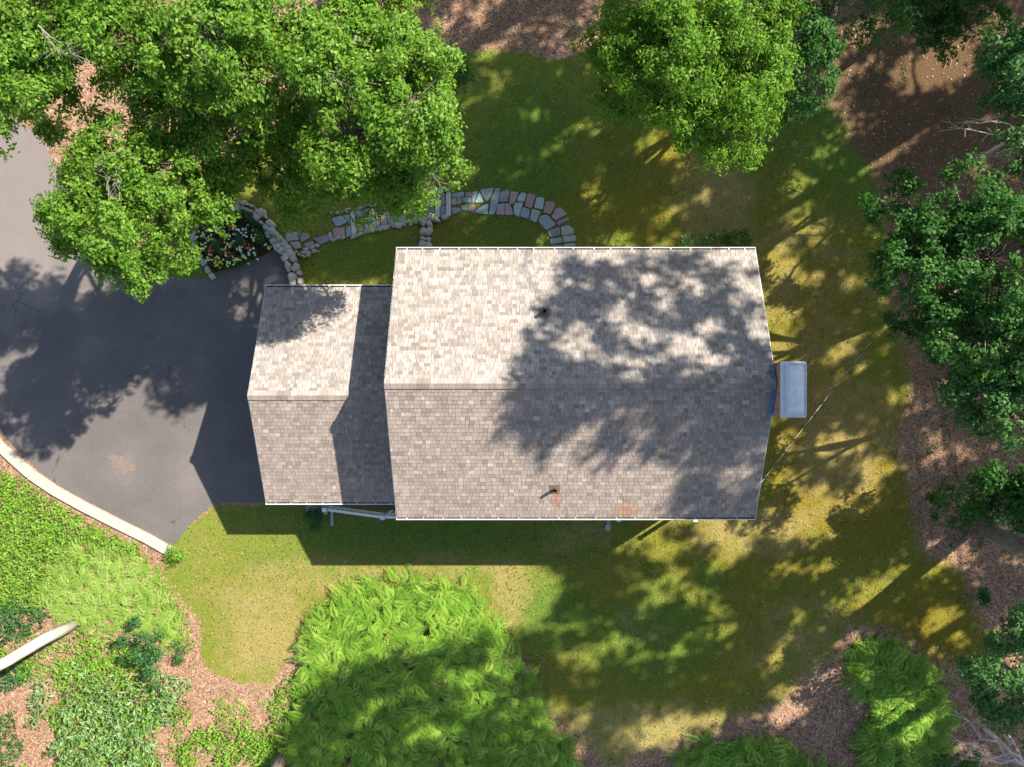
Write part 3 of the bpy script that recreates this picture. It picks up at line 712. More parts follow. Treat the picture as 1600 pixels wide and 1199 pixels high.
def LP(px, py, z, r, rz=None):
    x, y, _ = P(px, py, z); k = r / sc(z); return (x, y, z, k, k, (rz if rz else k * .8))

# ---------------- visible trees ----------------
maple = tree('maple_tree', 'broad maple with bright crown whose leafy tail hangs over the stone path', P(560, 60), [
    LP(640, 160, 12.5, 85), LP(560, 190, 12, 85), LP(680, 190, 11, 50), LP(500, 110, 12.5, 75), LP(600, 90, 12, 75), LP(590, 270, 10, 62), LP(520, 262, 9.5, 60), LP(640, 300, 8.5, 34), LP(660, 255, 10.5, 45),
    LP(455, 318, 7.5, 36), LP(700, 145, 11, 30), LP(430, 260, 8, 40), LP(450, 190, 9, 50), LP(405, 190, 8.5, 40), LP(480, 250, 7.5, 45)], 'maple', rt=.3, seed=11, nsub=85, ntuft=20, nl=12, ln=.13)
tree('maple_tree', 'tall maple filling the top left between the driveway litter and the broad maple', P(330, 30), [
    LP(330, 60, 13, 95), LP(400, 120, 12, 60), LP(230, 60, 12, 70), LP(290, 160, 11, 70), LP(430, 30, 12, 65), LP(350, 215, 9.5, 50), LP(210, 130, 11, 50), LP(265, 230, 9, 50), LP(340, 120, 11, 55), LP(360, 270, 8, 32)], 'maple', rt=.3, seed=12, nsub=85, ntuft=20, nl=12, ln=.13)
oak = tree('oak_tree', 'oak with pale forked limb whose crown overhangs the driveway edge', P(215, 250), [
    LP(150, 310, 10, 60), LP(230, 330, 10.5, 70), LP(190, 390, 10, 55), LP(205, 430, 10, 30), LP(300, 330, 9.5, 48), LP(250, 270, 11, 55), LP(120, 350, 9.5, 38), LP(270, 380, 9, 35), LP(330, 290, 9.5, 40), LP(140, 195, 9, 28), LP(180, 255, 11.5, 48), LP(110, 320, 11.5, 40), LP(160, 370, 12, 45)], 'maple', rt=.26, seed=13, nsub=75, ntuft=20, nl=12, ln=.135)
tree('oak_tree', 'oak cut by the left edge of the picture above the driveway', P(20, 90), [
    LP(30, 60, 12, 75), LP(20, 130, 11, 55), LP(90, 40, 12, 60), LP(85, 150, 10.5, 38), LP(-40, 60, 12, 70), LP(90, 210, 8, 26), LP(150, -20, 12.5, 70), LP(150, 60, 12.5, 55), LP(60, 110, 12.5, 55), LP(-30, 170, 12, 50)], 'maple', rt=.26, seed=14, nsub=70, ntuft=20, nl=12, ln=.135)
tree('maple_tree', 'maple cut by the top edge between the two brightest crowns on the left', P(560, -60), [
    LP(520, -10, 12, 60), LP(600, 10, 12, 55), LP(560, -80, 12, 90)], 'ash', rt=.26, seed=15, nsub=75, ntuft=20, nl=12, ln=.13)
tree('shrub', 'small dark green tree peeping out right of the broad maple', P(690, 120), [LP(700, 110, 5, 26), LP(712, 125, 4.5, 16)], 'darkleaf', rt=.08, seed=16, cat='shrub', nsub=40, ln=.14, sub=(.25, .4))
tree('ash_tree', 'bright feathery ash tree standing alone above the right part of the roof', P(1080, 90), [
    LP(1060, 60, 10, 100), LP(1150, 110, 9.5, 80), LP(1000, 110, 9, 75), LP(1130, 190, 8, 60), LP(1080, 150, 9, 65), LP(1145, 230, 7, 30), LP(970, 70, 8.5, 50), LP(1020, 0, 10, 75), LP(1160, 20, 10, 75)], 'ash', rt=.28, seed=17, nsub=85, ntuft=21, nl=13, ln=.135, wd=.36)
tree('ash_tree', 'darker green tree just right of the bright feathery ash', P(1250, 30), [
    LP(1230, 60, 9, 60), LP(1260, 110, 8, 50), LP(1245, 160, 7, 25), LP(1300, 20, 9, 60), LP(1360, 0, 8, 50), LP(1200, 140, 7, 40)], 'darkleaf', rt=.2, seed=18, nsub=75, ntuft=17, ln=.15, wd=.4)
tree('beech_tree', 'large dark green tree at the right edge beside the lawn', P(1500, 450), [
    LP(1470, 430, 7.5, 90), LP(1560, 400, 8.5, 95), LP(1410, 390, 6.5, 55), LP(1540, 520, 8, 80), LP(1450, 520, 6.5, 50), LP(1390, 300, 6, 35), LP(1510, 320, 7.5, 60)], 'darkleaf', rt=.25, seed=19, nsub=62, ntuft=18, nl=12, ln=.135, wd=.6)
tree('beech_tree', 'green tree at the right edge below the largest dark crown', P(1560, 600), [
    LP(1540, 600, 7, 60), LP(1590, 640, 7.5, 60), LP(1500, 610, 6, 35), LP(1600, 560, 8, 60)], 'oak', rt=.2, seed=20, nsub=62, ntuft=18, nl=12, ln=.135, wd=.6)
tree('beech_tree', 'green tree in the top right corner with bare branch tips below it', P(1590, 140), [
    LP(1590, 120, 8, 50), LP(1580, 180, 8, 40), LP(1620, 100, 9, 70), LP(1600, 230, 7, 40)], 'oak', rt=.2, seed=21, nsub=62, ntuft=18, nl=12, ln=.135, wd=.6)
tree('beech_tree', 'very dark green tree at the top edge near the right corner', P(1470, -10), [
    LP(1450, 15, 6, 50), LP(1520, 40, 6, 50), LP(1400, -10, 6, 40), LP(1480, -30, 7, 60)], 'darkleaf', rt=.2, seed=26, nsub=75, ntuft=16, nl=10, ln=.14, wd=.5)
tree('oak_sapling', 'dark leafy sapling over the grey trunk at the right edge', P(1540, 800), [
    LP(1560, 780, 4, 50), LP(1500, 790, 3, 28), LP(1590, 740, 4.5, 45), LP(1600, 790, 4.5, 30)], 'darkleaf', rt=.09, seed=22, nsub=90, ntuft=14, ln=.16, sub=(.3, .5))
tree('oak_sapling', 'blue green oak sapling at the right edge near the lower right ferns', P(1570, 1040), [
    LP(1560, 1050, 5, 45), LP(1590, 980, 6, 45), LP(1570, 1100, 5, 30), LP(1530, 1040, 4.5, 20), LP(1605, 1130, 5, 30)], 'oak', rt=.09, seed=23, nsub=80, ntuft=13, ln=.16, sub=(.3, .5))
tree('oak_sapling', 'small oak sapling at the bottom edge below the lower right ferns', P(1500, 1180), [
    LP(1490, 1185, 3, 30), LP(1450, 1195, 2.5, 22)], 'oak', rt=.06, seed=24, nsub=90, ntuft=12, ln=.15, sub=(.25, .4))
# bare branches
def dead(label, root_px, tips, z, seed, rad=.05, name='dead_branch', parent=None):
    r = np.random.default_rng(seed); a = np.array(P(root_px[0], root_px[1], z)); root = parent or thing(name, label, 'dead branch', tuple(a)); mb = MB()
    if not parent: mb.tube([tuple(a), (a[0] + .6, a[1] + (.2 if a[1] > 0 else -.2), 0)], [rad * 1.2, rad * 1.8], 6)
    for px, py, dz in tips:
        b = np.array(P(px, py, z + dz)); lp = limb_path(a, b, r, .1, 6); mb.tube(lp, list(np.linspace(rad, .008, 6)), 5, cap=False)
        for k in range(6):
            s_ = np.array(lp[2 + k % 3]); d = norm((b - a) + r.normal(size=3) * np.linalg.norm(b - a) * .5); e = s_ + d * r.uniform(.3, .8) * (.4 if parent else 1)
            l2 = limb_path(s_, e, r, .1, 4); mb.tube(l2, [rad * .35, rad * .25, min(.01, rad * .3), min(.006, rad * .2)], 4, cap=False)
            e2 = np.array(l2[2]) + norm(d + r.normal(size=3) * .7) * .35; mb.tube([l2[2], tuple(e2)], [.01, .005] if not parent else [.005, .003], 4, cap=False)
    mb.build('bare_twigs' if parent else 'branch', M['limb'] if parent else M['twig'], root)
    return root
dead('bare grey branch reaching in at the lower right corner', (1600, 1195), [(1485, 1115, 0), (1478, 1145, .2), (1495, 1165, -.3), (1520, 1180, 0), (1540, 1130, .4), (1560, 1110, .2)], 3.5, 5)
dead('bare grey branch reaching in at the top right below the green corner tree', (1605, 205), [(1510, 190, 0), (1468, 205, .2), (1530, 240, -.2), (1570, 250, 0)], 5, 6, .035)
dead('bare twigs at the right tip of the broad maple', (655, 265), [(690, 280, 0), (700, 288, .2), (670, 290, 0)], 9.2, 7, .012, parent=maple)

for root_px, tips, z, rad, pr in (((498, 112), [(530, 125, 0), (556, 156, -.3), (535, 135, .1)], 13.3, .035, maple), ((178, 238), [(186, 290, 0), (188, 338, -.2), (162, 262, 0), (172, 318, -.1)], 11.9, .03, oak),
                              ((650, 150), [(700, 160, 0), (705, 185, 0), (690, 140, 0)], 12.2, .02, maple), ((60, 40), [(95, 85, 0), (140, 96, 0)], 13.2, .025, oak)):
    dead('', root_px, tips, z, int(z * 10 + root_px[0]), rad, parent=pr)
# leaning-out trunks of tall trees whose crowns are outside the picture
tall = []
def trunk_tree(label, px, py, rt, bark, hgt, lean, seed, rcr=3.2, lobes=None):
    b = P(px, py); top = (b[0] + lean[0], b[1] + lean[1], hgt * .62)
    lb = lobes or [(top[0] + x, top[1] + y, hgt * .8 + z, rcr, rcr, rcr * .8) for x, y, z in ((0, 0, 0), (-1.5, -2, -1), (-2.2, 1.6, 0))]
    return tree('tall_tree', label, b, lb, 'maple', bark, rt=rt, seed=seed, nsub=14, ntuft=12, nl=7, ln=.3, wd=.6, top=top, twigs=False)
trunk_tree('pale trunk leaning out past the left edge beside the pale ferns', 118, 975, .23, 'palebark', 17, (-.05, .05), 41, lobes=[(-19.5, -11, 15, 2.6, 2.6, 2), (-21, -9.5, 14, 2.5, 2.5, 2), (-20, -13, 15, 3, 3, 2)])
trunk_tree('thick grey trunk leaning out past the right edge above the brown leaves', 1522, 818, .36, 'bark', 22, (.8, -1.0), 42, lobes=[(23, -8, 18, 3, 3, 2.5), (25, -5, 19, 3, 3, 2.5)])
trunk_tree('grey trunk at the bottom edge in the shade of the big fern bed', 448, 1172, .26, 'bark', 17, (-.6, -1.6), 43, lobes=[(-12.5, -20.5, 14, 2.5, 2.5, 2), (-10, -21.5, 15, 2.5, 2.5, 2)])

# ---------------- off-frame tall trees that shade the place ----------------
SUNV = np.array([.785, .505, 1.0])
def surf_z(px, py):
    for (x0, x1, yc, hy, ze, zr) in ((MX0, MX1, 0, MY, EZ, RZ), (GX0, MX0, GYC, GHY, GEZ, GRZ)):
        z = (ze + zr) / 2
        for _ in range(4):
            x, y, _z = P(px, py, z); z = zr - abs(y - yc) * (zr - ze) / hy
        if x0 <= x <= x1 and abs(y - yc) <= hy: return z
    return 0.0
SHADE = [([(820, 872), (870, 868), (955, 862), (1020, 815), (1240, 815), (1240, 0), (1640, -40), (1640, 1240), (430, 1240), (435, 1130), (500, 1055), (560, 1035), (640, 1020), (700, 1002), (780, 988), (800, 950)], 1.0),
         ([(465, 320), (640, 200), (640, 75), (930, 75), (1240, -20), (1240, 390), (620, 390), (612, 445), (440, 445), (330, 436), (240, 436), (240, 370), (330, 300)], 1.0),
         ([(640, -30), (930, -30), (930, 80), (640, 80)], .45),
         ([(845, 470), (880, 400), (960, 392), (1185, 392), (1215, 600), (1215, 812), (1075, 812), (1020, 740), (940, 700), (880, 720), (815, 680), (805, 560)], .76)]
LIT = [(345, 500, 24, 8), (310, 490, 14, 10), (270, 500, 12, 8), (60, 520, 12, 8), (30, 560, 16, 8), (110, 600, 10, 7), (55, 650, 10, 7), (200, 540, 8, 6), (200, 480, 14, 7), (120, 480, 9, 7), (260, 560, 8, 6), (390, 525, 14, 8), (150, 430, 8, 6), (20, 450, 12, 8), (60, 400, 14, 8),
       (1000, 838, 45, 22), (1050, 855, 30, 15), (835, 900, 20, 25), (870, 890, 18, 12), (865, 925, 18, 22), (815, 950, 25, 45), (1020, 930, 28, 22), (1060, 900, 22, 14), (1100, 935, 35, 16), (910, 1030, 32, 16), (1050, 1035, 28, 12), (1120, 970, 14, 14), (890, 970, 14, 10),
       (1230, 1030, 30, 22), (1000, 1150, 60, 18), (1080, 1130, 60, 18), (1180, 1120, 80, 18), (1240, 1100, 60, 30), (1290, 1070, 40, 25), (1330, 950, 30, 10), (1360, 920, 35, 14), (1290, 890, 22, 10), (1470, 990, 25, 22), (1490, 960, 14, 10), (1395, 1120, 60, 28), (1370, 1150, 40, 20),
       (1290, 700, 28, 22), (1330, 690, 20, 18), (1360, 740, 22, 30), (1280, 790, 35, 32), (1320, 815, 25, 32), (1230, 780, 30, 22), (1260, 830, 28, 22), (1200, 830, 22, 18), (1385, 720, 18, 14), (1215, 740, 16, 12), (1400, 620, 22, 10), (1150, 850, 30, 14), (1110, 835, 24, 10),
       (1030, 230, 26, 16), (1070, 235, 26, 14), (1010, 240, 14, 22), (930, 200, 20, 12), (935, 310, 22, 28), (1028, 335, 12, 12), (965, 372, 20, 8), (1245, 340, 22, 24), (1290, 360, 16, 12), (1100, 300, 10, 8), (1275, 430, 18, 14), (1330, 440, 20, 10), (1220, 460, 14, 10), (1225, 520, 14, 18), (1330, 540, 14, 20),
       (1330, 60, 40, 22), (1320, 110, 35, 20), (1410, 105, 24, 16), (1460, 110, 55, 30), (1430, 130, 40, 20), (1500, 95, 30, 20), (1580, 40, 30, 24), (1560, 20, 24, 16), (1400, 230, 18, 12), (1340, 260, 18, 14), (1370, 30, 24, 14), (1300, 160, 22, 14), (1530, 60, 20, 14),
       (1480, 850, 30, 14), (1510, 880, 18, 12), (1510, 700, 12, 12), (1480, 610, 22, 14), (1450, 680, 14, 10), (1600, 640, 25, 40), (1540, 420, 30, 25), (1590, 1010, 30, 50), (1480, 470, 24, 18),
       (1130, 1000, 12, 10), (960, 990, 12, 18), (700, 1060, 40, 16), (760, 1050, 30, 20), (720, 1110, 18, 12), (650, 1150, 20, 12), (820, 1110, 14, 20), (560, 1110, 20, 10), (780, 1150, 20, 10),
       # on the roof
       (960, 500, 22, 14), (1000, 520, 24, 16), (1060, 540, 30, 18), (1110, 520, 24, 18), (1160, 450, 22, 20), (1180, 520, 20, 22), (1080, 440, 22, 14), (1010, 430, 22, 12), (940, 560, 30, 14), (1000, 575, 30, 12), (900, 545, 22, 16), (1120, 575, 26, 12), (1140, 410, 24, 8), (970, 405, 30, 8), (1040, 480, 16, 12),
       (900, 640, 20, 14), (950, 660, 22, 14), (1010, 670, 26, 18), (1060, 690, 24, 16), (990, 720, 30, 16), (1040, 740, 24, 16), (1110, 640, 18, 12), (1150, 700, 16, 12), (1160, 760, 18, 14), (1090, 720, 16, 12), (900, 690, 20, 12), (860, 600, 16, 10), (1200, 690, 12, 20), (1000, 630, 16, 8), (860, 445, 14, 20)]
TR = np.array([(23.5, 15.5), (24, 7), (24.5, 0), (23.5, -8), (15.5, 19.5), (8, 20.5), (28, -3), (1, 21.5), (29, 11), (-6, 23)])
rs = np.random.default_rng(77)
pts = []; STEP = 13
ylist = np.arange(-40, 1240, STEP); xlist = np.arange(-40, 1640, STEP)
XX, YY = np.meshgrid(xlist, ylist); XX = XX + rs.uniform(-4, 4, XX.shape); YY = YY + rs.uniform(-4, 4, YY.shape)
dens = np.zeros(XX.shape)
for pl, dv in SHADE: dens = np.maximum(dens, np.where(poly_sd(XX, YY, pl) > 6, dv, 0))
for (x, y, rx, ry) in LIT:
    dens = np.where(np.hypot((XX - x) / (rx + 7), (YY - y) / (ry + 6)) + rs.normal(size=XX.shape) * .1 < 1, 0, dens)
for _ in range(520):
    x, y = rs.uniform(600, 1600), rs.uniform(0, 1199)
    if y > 1000 and x < 560: continue
    a_ = rs.uniform(8, 14) if (600 < x < 1220 and 390 < y < 810) else rs.uniform(7, 17); th = rs.uniform(-.9, -.2); dxr = (XX - x) * math.cos(th) + (YY - y) * math.sin(th); dyr = -(XX - x) * math.sin(th) + (YY - y) * math.cos(th)
    dens = np.where(np.hypot(dxr / (a_ * 1.7), dyr / a_) < 1, dens * .25, dens)
dens = np.where((YY > 985) & (XX < 930), dens * .72, dens)
cl_pos = []; cl_tree = []
for px, py, dv in zip(XX.ravel(), YY.ravel(), dens.ravel()):
    if dv <= 0 or rs.random() > dv: continue
    zs = surf_z(px, py)
    # ground hidden under the house shadow or under a roof needs no caster
    g = np.array(P(px, py, zs))
    best = None
    for _ in range(7):
        h = rs.uniform(15, 28); p = g + SUNV * (h - zs)
        lim_x = (1600 - CX) * (H - h) / FPX + 1.0; lim_y = CY * (H - h) / FPX + 1.0
        if p[0] < lim_x and p[1] < lim_y: continue
        d2 = np.hypot(TR[:, 0] - p[0], TR[:, 1] - p[1]); i = int(np.argmin(d2)); s_ = d2[i] + abs(h - 20) * .45
        if best is None or s_ < best[0]: best = (s_, i, p)
    if best is None: continue
    cl_pos.append(best[2]); cl_tree.append(best[1])
cl_pos = np.array(cl_pos); cl_tree = np.array(cl_tree)
print('shade clumps', len(cl_pos))
for i in range(len(TR)):
    c = cl_pos[cl_tree == i]
    if len(c) == 0: continue
    base = (TR[i][0], TR[i][1], 0.0)
    root = thing('tall_tree', 'tall tree outside the picture whose crown casts the dappled shade', 'tree', base, 'tall trees standing outside the picture')
    nt_ = 5; pos = np.repeat(c, nt_, 0) + rs.normal(size=(len(c) * nt_, 3)) * np.array([.16, .16, .25])
    q = tuft_leaves(pos, np.tile([0.2, .2, 1.0], (len(pos), 1)) + rs.normal(size=(len(pos), 3)) * .4, 8, .25, .75, rs, (45, 110), .12)
    link('crown', quads_mesh('crown', q), M['maple'], root)
    mb = MB(); tz = c[:, 2].max() - 2
    mb.tube([(base[0], base[1], -.2), (base[0] + .2, base[1], tz * .5), (base[0] - .1, base[1] + .2, tz)], [.38, .28, .1], 9)
    sel = rs.choice(len(c), min(14, len(c)), replace=False)
    for k in sel:
        z0 = max(6, c[k][2] - np.hypot(c[k][0] - base[0], c[k][1] - base[1]) * .6); z0 = min(z0, tz)
        mb.tube(limb_path((base[0], base[1], z0), c[k], rs, .1, 5), [.11, .09, .06, .04, .015], 5, cap=False)
    mb.build('trunk', M['bark'], root, True)

# ---------------- ferns, shrubs, undergrowth ----------------
def frond_quads(base, d, L, rng, npin=8, rise=.6, wid=.34):
    """vectorised: base (n,3), d (n,2) heading, L (n,)"""
    n = len(base); out = []
    dx = np.stack([d[:, 0], d[:, 1], np.zeros(n)], 1); sd = np.stack([-d[:, 1], d[:, 0], np.zeros(n)], 1); up = np.array([[0, 0, 1.0]])
    ri = rng.uniform(.6, 1.3, (n, 1)) * rise
    def mid(u): return base + dx * (L[:, None] * u) + up * (L[:, None] * ri * (u - u * u * 1.15))
    us = np.linspace(.12, .97, npin)
    for k, u in enumerate(us):
        c = mid(u); c2 = mid(min(1.0, u + .07)); w_ = (wid * math.sin(min(1, u * 2.6) * math.pi / 2) * (1 - u) ** .75 + .02)
        for s in (-1, 1):
            tipv = c + sd * (s * w_ * L[:, None]) + dx * (L[:, None] * .14 * (1 - u)) - up * (.10 * w_ * L[:, None])
            th = (1.0 / npin) * .92
            a = c - dx * L[:, None] * th * .3; b = c + dx * L[:, None] * th * .7
            m1 = (a + tipv) / 2 - dx * L[:, None] * .012; m2 = (b * .45 + tipv * .55) + dx * L[:, None] * .02
            out.append(np.stack([a, m1, tipv, m2], 1) if s < 0 else np.stack([a, m2, tipv, m1], 1))
    tip = mid(1.06); a = mid(.9) + sd * .01; b = mid(.9) - sd * .01
    out.append(np.stack([a, mid(.95), tip, b], 1))
    return np.stack(out, 1).reshape(n, -1, 4, 3)
def scatter(poly, step, rng, edge=0):
    xs = [p[0] for p in poly]; ys = [p[1] for p in poly]
    X, Y = np.meshgrid(np.arange(min(xs), max(xs), step), np.arange(min(ys), max(ys), step))
    X = X + rng.uniform(-step * .5, step * .5, X.shape); Y = Y + rng.uniform(-step * .5, step * .5, Y.shape)
    sd_ = poly_sd(X, Y, poly); m = sd_ > edge
    return X[m], Y[m], sd_[m]
def fern_bed(label, poly, mat, hgt, step, L0, seed, name='fern_bed', bias=(0, 0), fr=6):
    r = np.random.default_rng(seed); X, Y, sdv = scatter(poly, step, r, 2)
    Q = []
    k = H / FPX
    bx = (X - CX) * k; by = -(Y - CY) * k
    hz = hgt * np.clip(.35 + sdv / 45, 0, 1) + .12 * wobble(bx, by, 2.2, seed)
    base = np.stack([bx, by, np.maximum(hz * .75, .05)], 1)
    base = np.repeat(base, fr, 0); n = len(base)
    base += r.normal(size=(n, 3)) * np.array([.08, .08, .05])
    th = r.uniform(0, 6.283, n); d = np.stack([np.cos(th) + bias[0], np.sin(th) + bias[1]], 1); base[:, 2] += r.uniform(-.2, .14, n); d = d / np.linalg.norm(d, axis=1, keepdims=True)
    L = L0 * r.uniform(.6, 1.2, n)
    q = frond_quads(base, d, L, r); nq = q.shape[1]; q = q.reshape(-1, 4, 3)
    fm = quads_mesh(name, q); ta = fm.attributes.new('tone', 'FLOAT', 'POINT')
    ta.data.foreach_set('value', np.repeat(np.clip(r.normal(.5, .36, n), 0, 1), nq * 4).astype(np.float32))
    o = link(name, fm, M[mat]); tag(o, label, 'ferns', None, 'stuff')
    print(name, len(q)); return o
FB = [(470, 1010), (480, 975), (520, 930), (580, 905), (650, 897), (710, 905), (760, 930), (785, 970), (810, 1010), (850, 1070), (885, 1130), (915, 1215), (905, 1260), (450, 1260), (440, 1190), (455, 1110), (480, 1060)]
fern_bed('large domed bed of bright green ferns below the house', FB, 'fern', .9, 10.5, .62, 51, bias=(-.7, -.2), fr=4)
fern_bed('pale yellow green ferns spread left of the lawn near the kerb', [(90, 870), (130, 850), (190, 860), (240, 880), (265, 920), (290, 970), (300, 1005), (270, 1018), (240, 995), (200, 990), (150, 985), (100, 975), (60, 930)], 'palefern', .3, 10, .52, 52, fr=5, bias=(-.9, .3))
fern_bed('green ferns in the lower right partly in shade', [(1315, 1015), (1345, 1000), (1400, 1005), (1440, 1030), (1475, 1070), (1488, 1110), (1480, 1180), (1490, 1260), (1350, 1260), (1340, 1150), (1350, 1100), (1325, 1060)], 'fern', .45, 11.5, .7, 53)
fern_bed('strip of ferns along the bottom edge right of the large fern bed', [(1060, 1175), (1100, 1152), (1170, 1158), (1230, 1160), (1260, 1185), (1300, 1205), (1340, 1260), (1040, 1260)], 'fern', .35, 11.5, .66, 54)
fern_bed('thin scatter of small pale ferns on the brown leaves left of the large fern bed', [(340, 1090), (390, 1085), (430, 1090), (430, 1115), (390, 1120), (350, 1130)], 'palefern', .12, 14, .36, 55, bias=(.6, .5), fr=4)
def cover(label, polys, mat, hgt, step, ln, nl, seed, name='undergrowth', cat='undergrowth', keep=1.0, wd=.5, patchy=0):
    r = np.random.default_rng(seed); Q = []
    for poly in polys:
        X, Y, sdv = scatter(poly, step, r, 0); m = r.random(len(X)) < keep
        k = H / FPX; bx = (X - CX) * k; by = -(Y - CY) * k
        if patchy: m &= wobble(bx, by, 1.6, seed) > patchy - 1
        bx, by, sdv = bx[m], by[m], sdv[m]
        z = hgt * (.3 + .7 * np.clip(sdv / 20, 0, 1)) * r.uniform(.4, 1.1, len(bx))
        pos = np.stack([bx, by, z], 1); Q.append(tuft_leaves(pos, np.tile([0, 0, 1.0], (len(pos), 1)) + r.normal(size=(len(pos), 3)) * .35, nl, ln, wd, r, (50, 95), .05))
    q = np.concatenate(Q); o = link(name, quads_mesh(name, q), M[mat]); print(name, len(q))
    return tag(o, label, cat, None, 'stuff')
cover('bright green weeds on the bank below the kerb', [[(-60, 720), (30, 745), (90, 785), (160, 825), (215, 850), (235, 880), (180, 865), (120, 850), (80, 880), (60, 940), (20, 960), (-60, 960)]], 'weed', .25, 5, .14, 7, 61)
cover('green weeds running along the pale fern edge', [[(250, 880), (275, 930), (298, 975), (308, 1010), (290, 1020), (262, 960), (238, 905)]], 'weed', .15, 5, .1, 6, 62)
cover('scattered small green weeds on the brown leaf litter', [[(240, 1020), (310, 1030), (350, 1080), (430, 1100), (440, 1210), (250, 1210), (250, 1100)]], 'weed', .08, 7, .1, 6, 63, keep=.5, patchy=1.15)
cover('silvery green leafy plants among the brown litter at lower left', [[(60, 1060), (110, 1035), (180, 1050), (240, 1040), (300, 1060), (290, 1110), (250, 1140), (260, 1210), (60, 1210), (50, 1120)]], 'silver', .8, 7, .26, 7, 64, wd=.25, keep=.75, patchy=.95)
cover('bright weeds between the fallen leaves at the lower left', [[(20, 990), (110, 990), (160, 1010), (180, 1050), (110, 1040), (40, 1080)], [(60, 1110), (180, 1060), (300, 1080), (420, 1120), (440, 1210), (60, 1210)]], 'weed', .2, 6, .12, 7, 68, keep=.7, patchy=1.0)
cover('lime green low plants carpeting the lower left corner', [[(-60, 940), (60, 960), (140, 985), (250, 1015), (290, 1050), (300, 1100), (360, 1130), (430, 1140), (440, 1220), (-60, 1220)]], 'weed', .3, 5.5, .15, 7, 69, keep=.8, patchy=.9)
cover('pale leafy plants between the kerb weeds and the pale ferns', [[(-60, 830), (40, 800), (120, 850), (180, 870), (120, 900), (60, 960), (-60, 950)]], 'palefern', .35, 7, .22, 7, 70, keep=.8, wd=.3, patchy=.8)
cover('fresh green groundcover hugging the left side of the big fern bed', [[(425, 1090), (445, 1060), (470, 1040), (480, 1075), (460, 1110), (455, 1199), (400, 1210), (415, 1140)]], 'weed', .4, 6, .12, 8, 65)
cover('low green weeds in the top right woods floor', [[(1250, 120), (1400, 60), (1600, 260), (1500, 300), (1380, 260)], [(1420, 560), (1600, 700), (1600, 1000), (1500, 960), (1470, 800)]], 'darkleaf', .15, 12, .14, 6, 66, keep=.45, patchy=1.1)
cover('dark green plants behind the left trunk at the left edge', [[(-60, 930), (30, 925), (85, 955), (60, 985), (0, 1010), (-60, 1020)], [(-60, 1060), (30, 1040), (50, 1020), (55, 1060), (-60, 1110)], [(-60, 1150), (20, 1110), (40, 1160), (20, 1210), (-60, 1210)]], 'evergreen', .7, 5.5, .13, 8, 67)
def scatter_flecks(name, label, cat, mask, per, ln, wd, mat, z, rise, seed):
    r = np.random.default_rng(seed); n = int(per * 46 * 36)
    x = r.uniform(-24, 22, n); y = r.uniform(-18, 18, n)
    ix = np.clip(((x + 27) / .2).astype(int) + 4, 0, nx - 1); iy = np.clip(((y + 21) / .2).astype(int) + 4, 0, ny - 1)
    m = (r.random(n) < mask[iy, ix]) & ~((wobble(x, y, 1.4, 9) > .55) & (r.random(n) < .5)); px_ = x * FPX / H + CX; py_ = -y * FPX / H + CY
    m &= (poly_sd(px_, py_, DRIVE) < -1) & (poly_sd(px_, py_, bed) < 0) & ~((x > MX0) & (x < MX1) & (abs(y) < 4)) & ~((x > GX0 + .3) & (x < MX0) & (abs(y - GYC) < 3.5))
    x, y = x[m], y[m]; n = len(x); th = r.uniform(0, 6.283, n); L = ln * r.uniform(.5, 1.3, n)
    dx, dy = np.cos(th) * L, np.sin(th) * L; w_ = wd; ox, oy = -np.sin(th) * L * w_, np.cos(th) * L * w_
    z0 = z + r.uniform(0, .01, n); up = rise * r.uniform(.2, 1.2, n)
    q = np.stack([np.stack([x, y, z0], 1), np.stack([x + dx * .5 + ox, y + dy * .5 + oy, z0 + up * .8 + r.uniform(-.01, .02, n)], 1), np.stack([x + dx, y + dy, z0 + up * r.uniform(.5, 1.3, n)], 1), np.stack([x + dx * .5 - ox, y + dy * .5 - oy, z0 + up * .8], 1)], 1)
    o = link(name, quads_mesh(name, q), mat); print(name, n)
    return tag(o, label, cat, None, 'stuff')
def fleck_mat(name, stops):
    t = NT(name, .85, .15); t.col(t.ramp(t.rand(), stops)); return t.m
gm = fleck_mat('grass_blade', [(0, (.04, .085, .01)), (.5, (.1, .17, .02)), (.85, (.18, .24, .045)), (1, (.22, .22, .07))])
dm = fleck_mat('dry_grass_blade', [(0, (.13, .1, .03)), (.5, (.24, .19, .07)), (1, (.34, .26, .11))])
lm = fleck_mat('fallen_leaf', [(0, (.09, .045, .028)), (.4, (.21, .12, .072)), (.85, (.3, .19, .115)), (1, (.4, .29, .2))])
lawnm = np.clip(lw * 1.4 - .3, 0, 1)
scatter_flecks('grass', 'short green lawn grass around the house', 'grass', lawnm * (1 - dry * .7) * (1 - gold * .55), 95, .11, .12, gm, .0, .04, 201)
scatter_flecks('dry_grass', 'straw coloured dry blades mixed through the lawn', 'grass', lawnm * (.2 + .6 * dry), 80, .1, .14, dm, .0, .03, 202)
scatter_flecks('leaf_litter', 'fallen brown leaves covering the woodland floor round the lawn', 'leaf litter', np.clip(1 - lw, .015, 1) * (1 - .85 * lush), 90, .1, .32, lm, .005, .02, 203)
sm_ = fleck_mat('fallen_twig', [(0, (.1, .07, .05)), (1, (.4, .34, .29))])
scatter_flecks('fallen_twigs', 'thin fallen twigs lying over the leaf litter and lawn edge', 'twigs', np.clip(1 - lw, .01, 1), .8, .5, .022, sm_, .02, .03, 204)
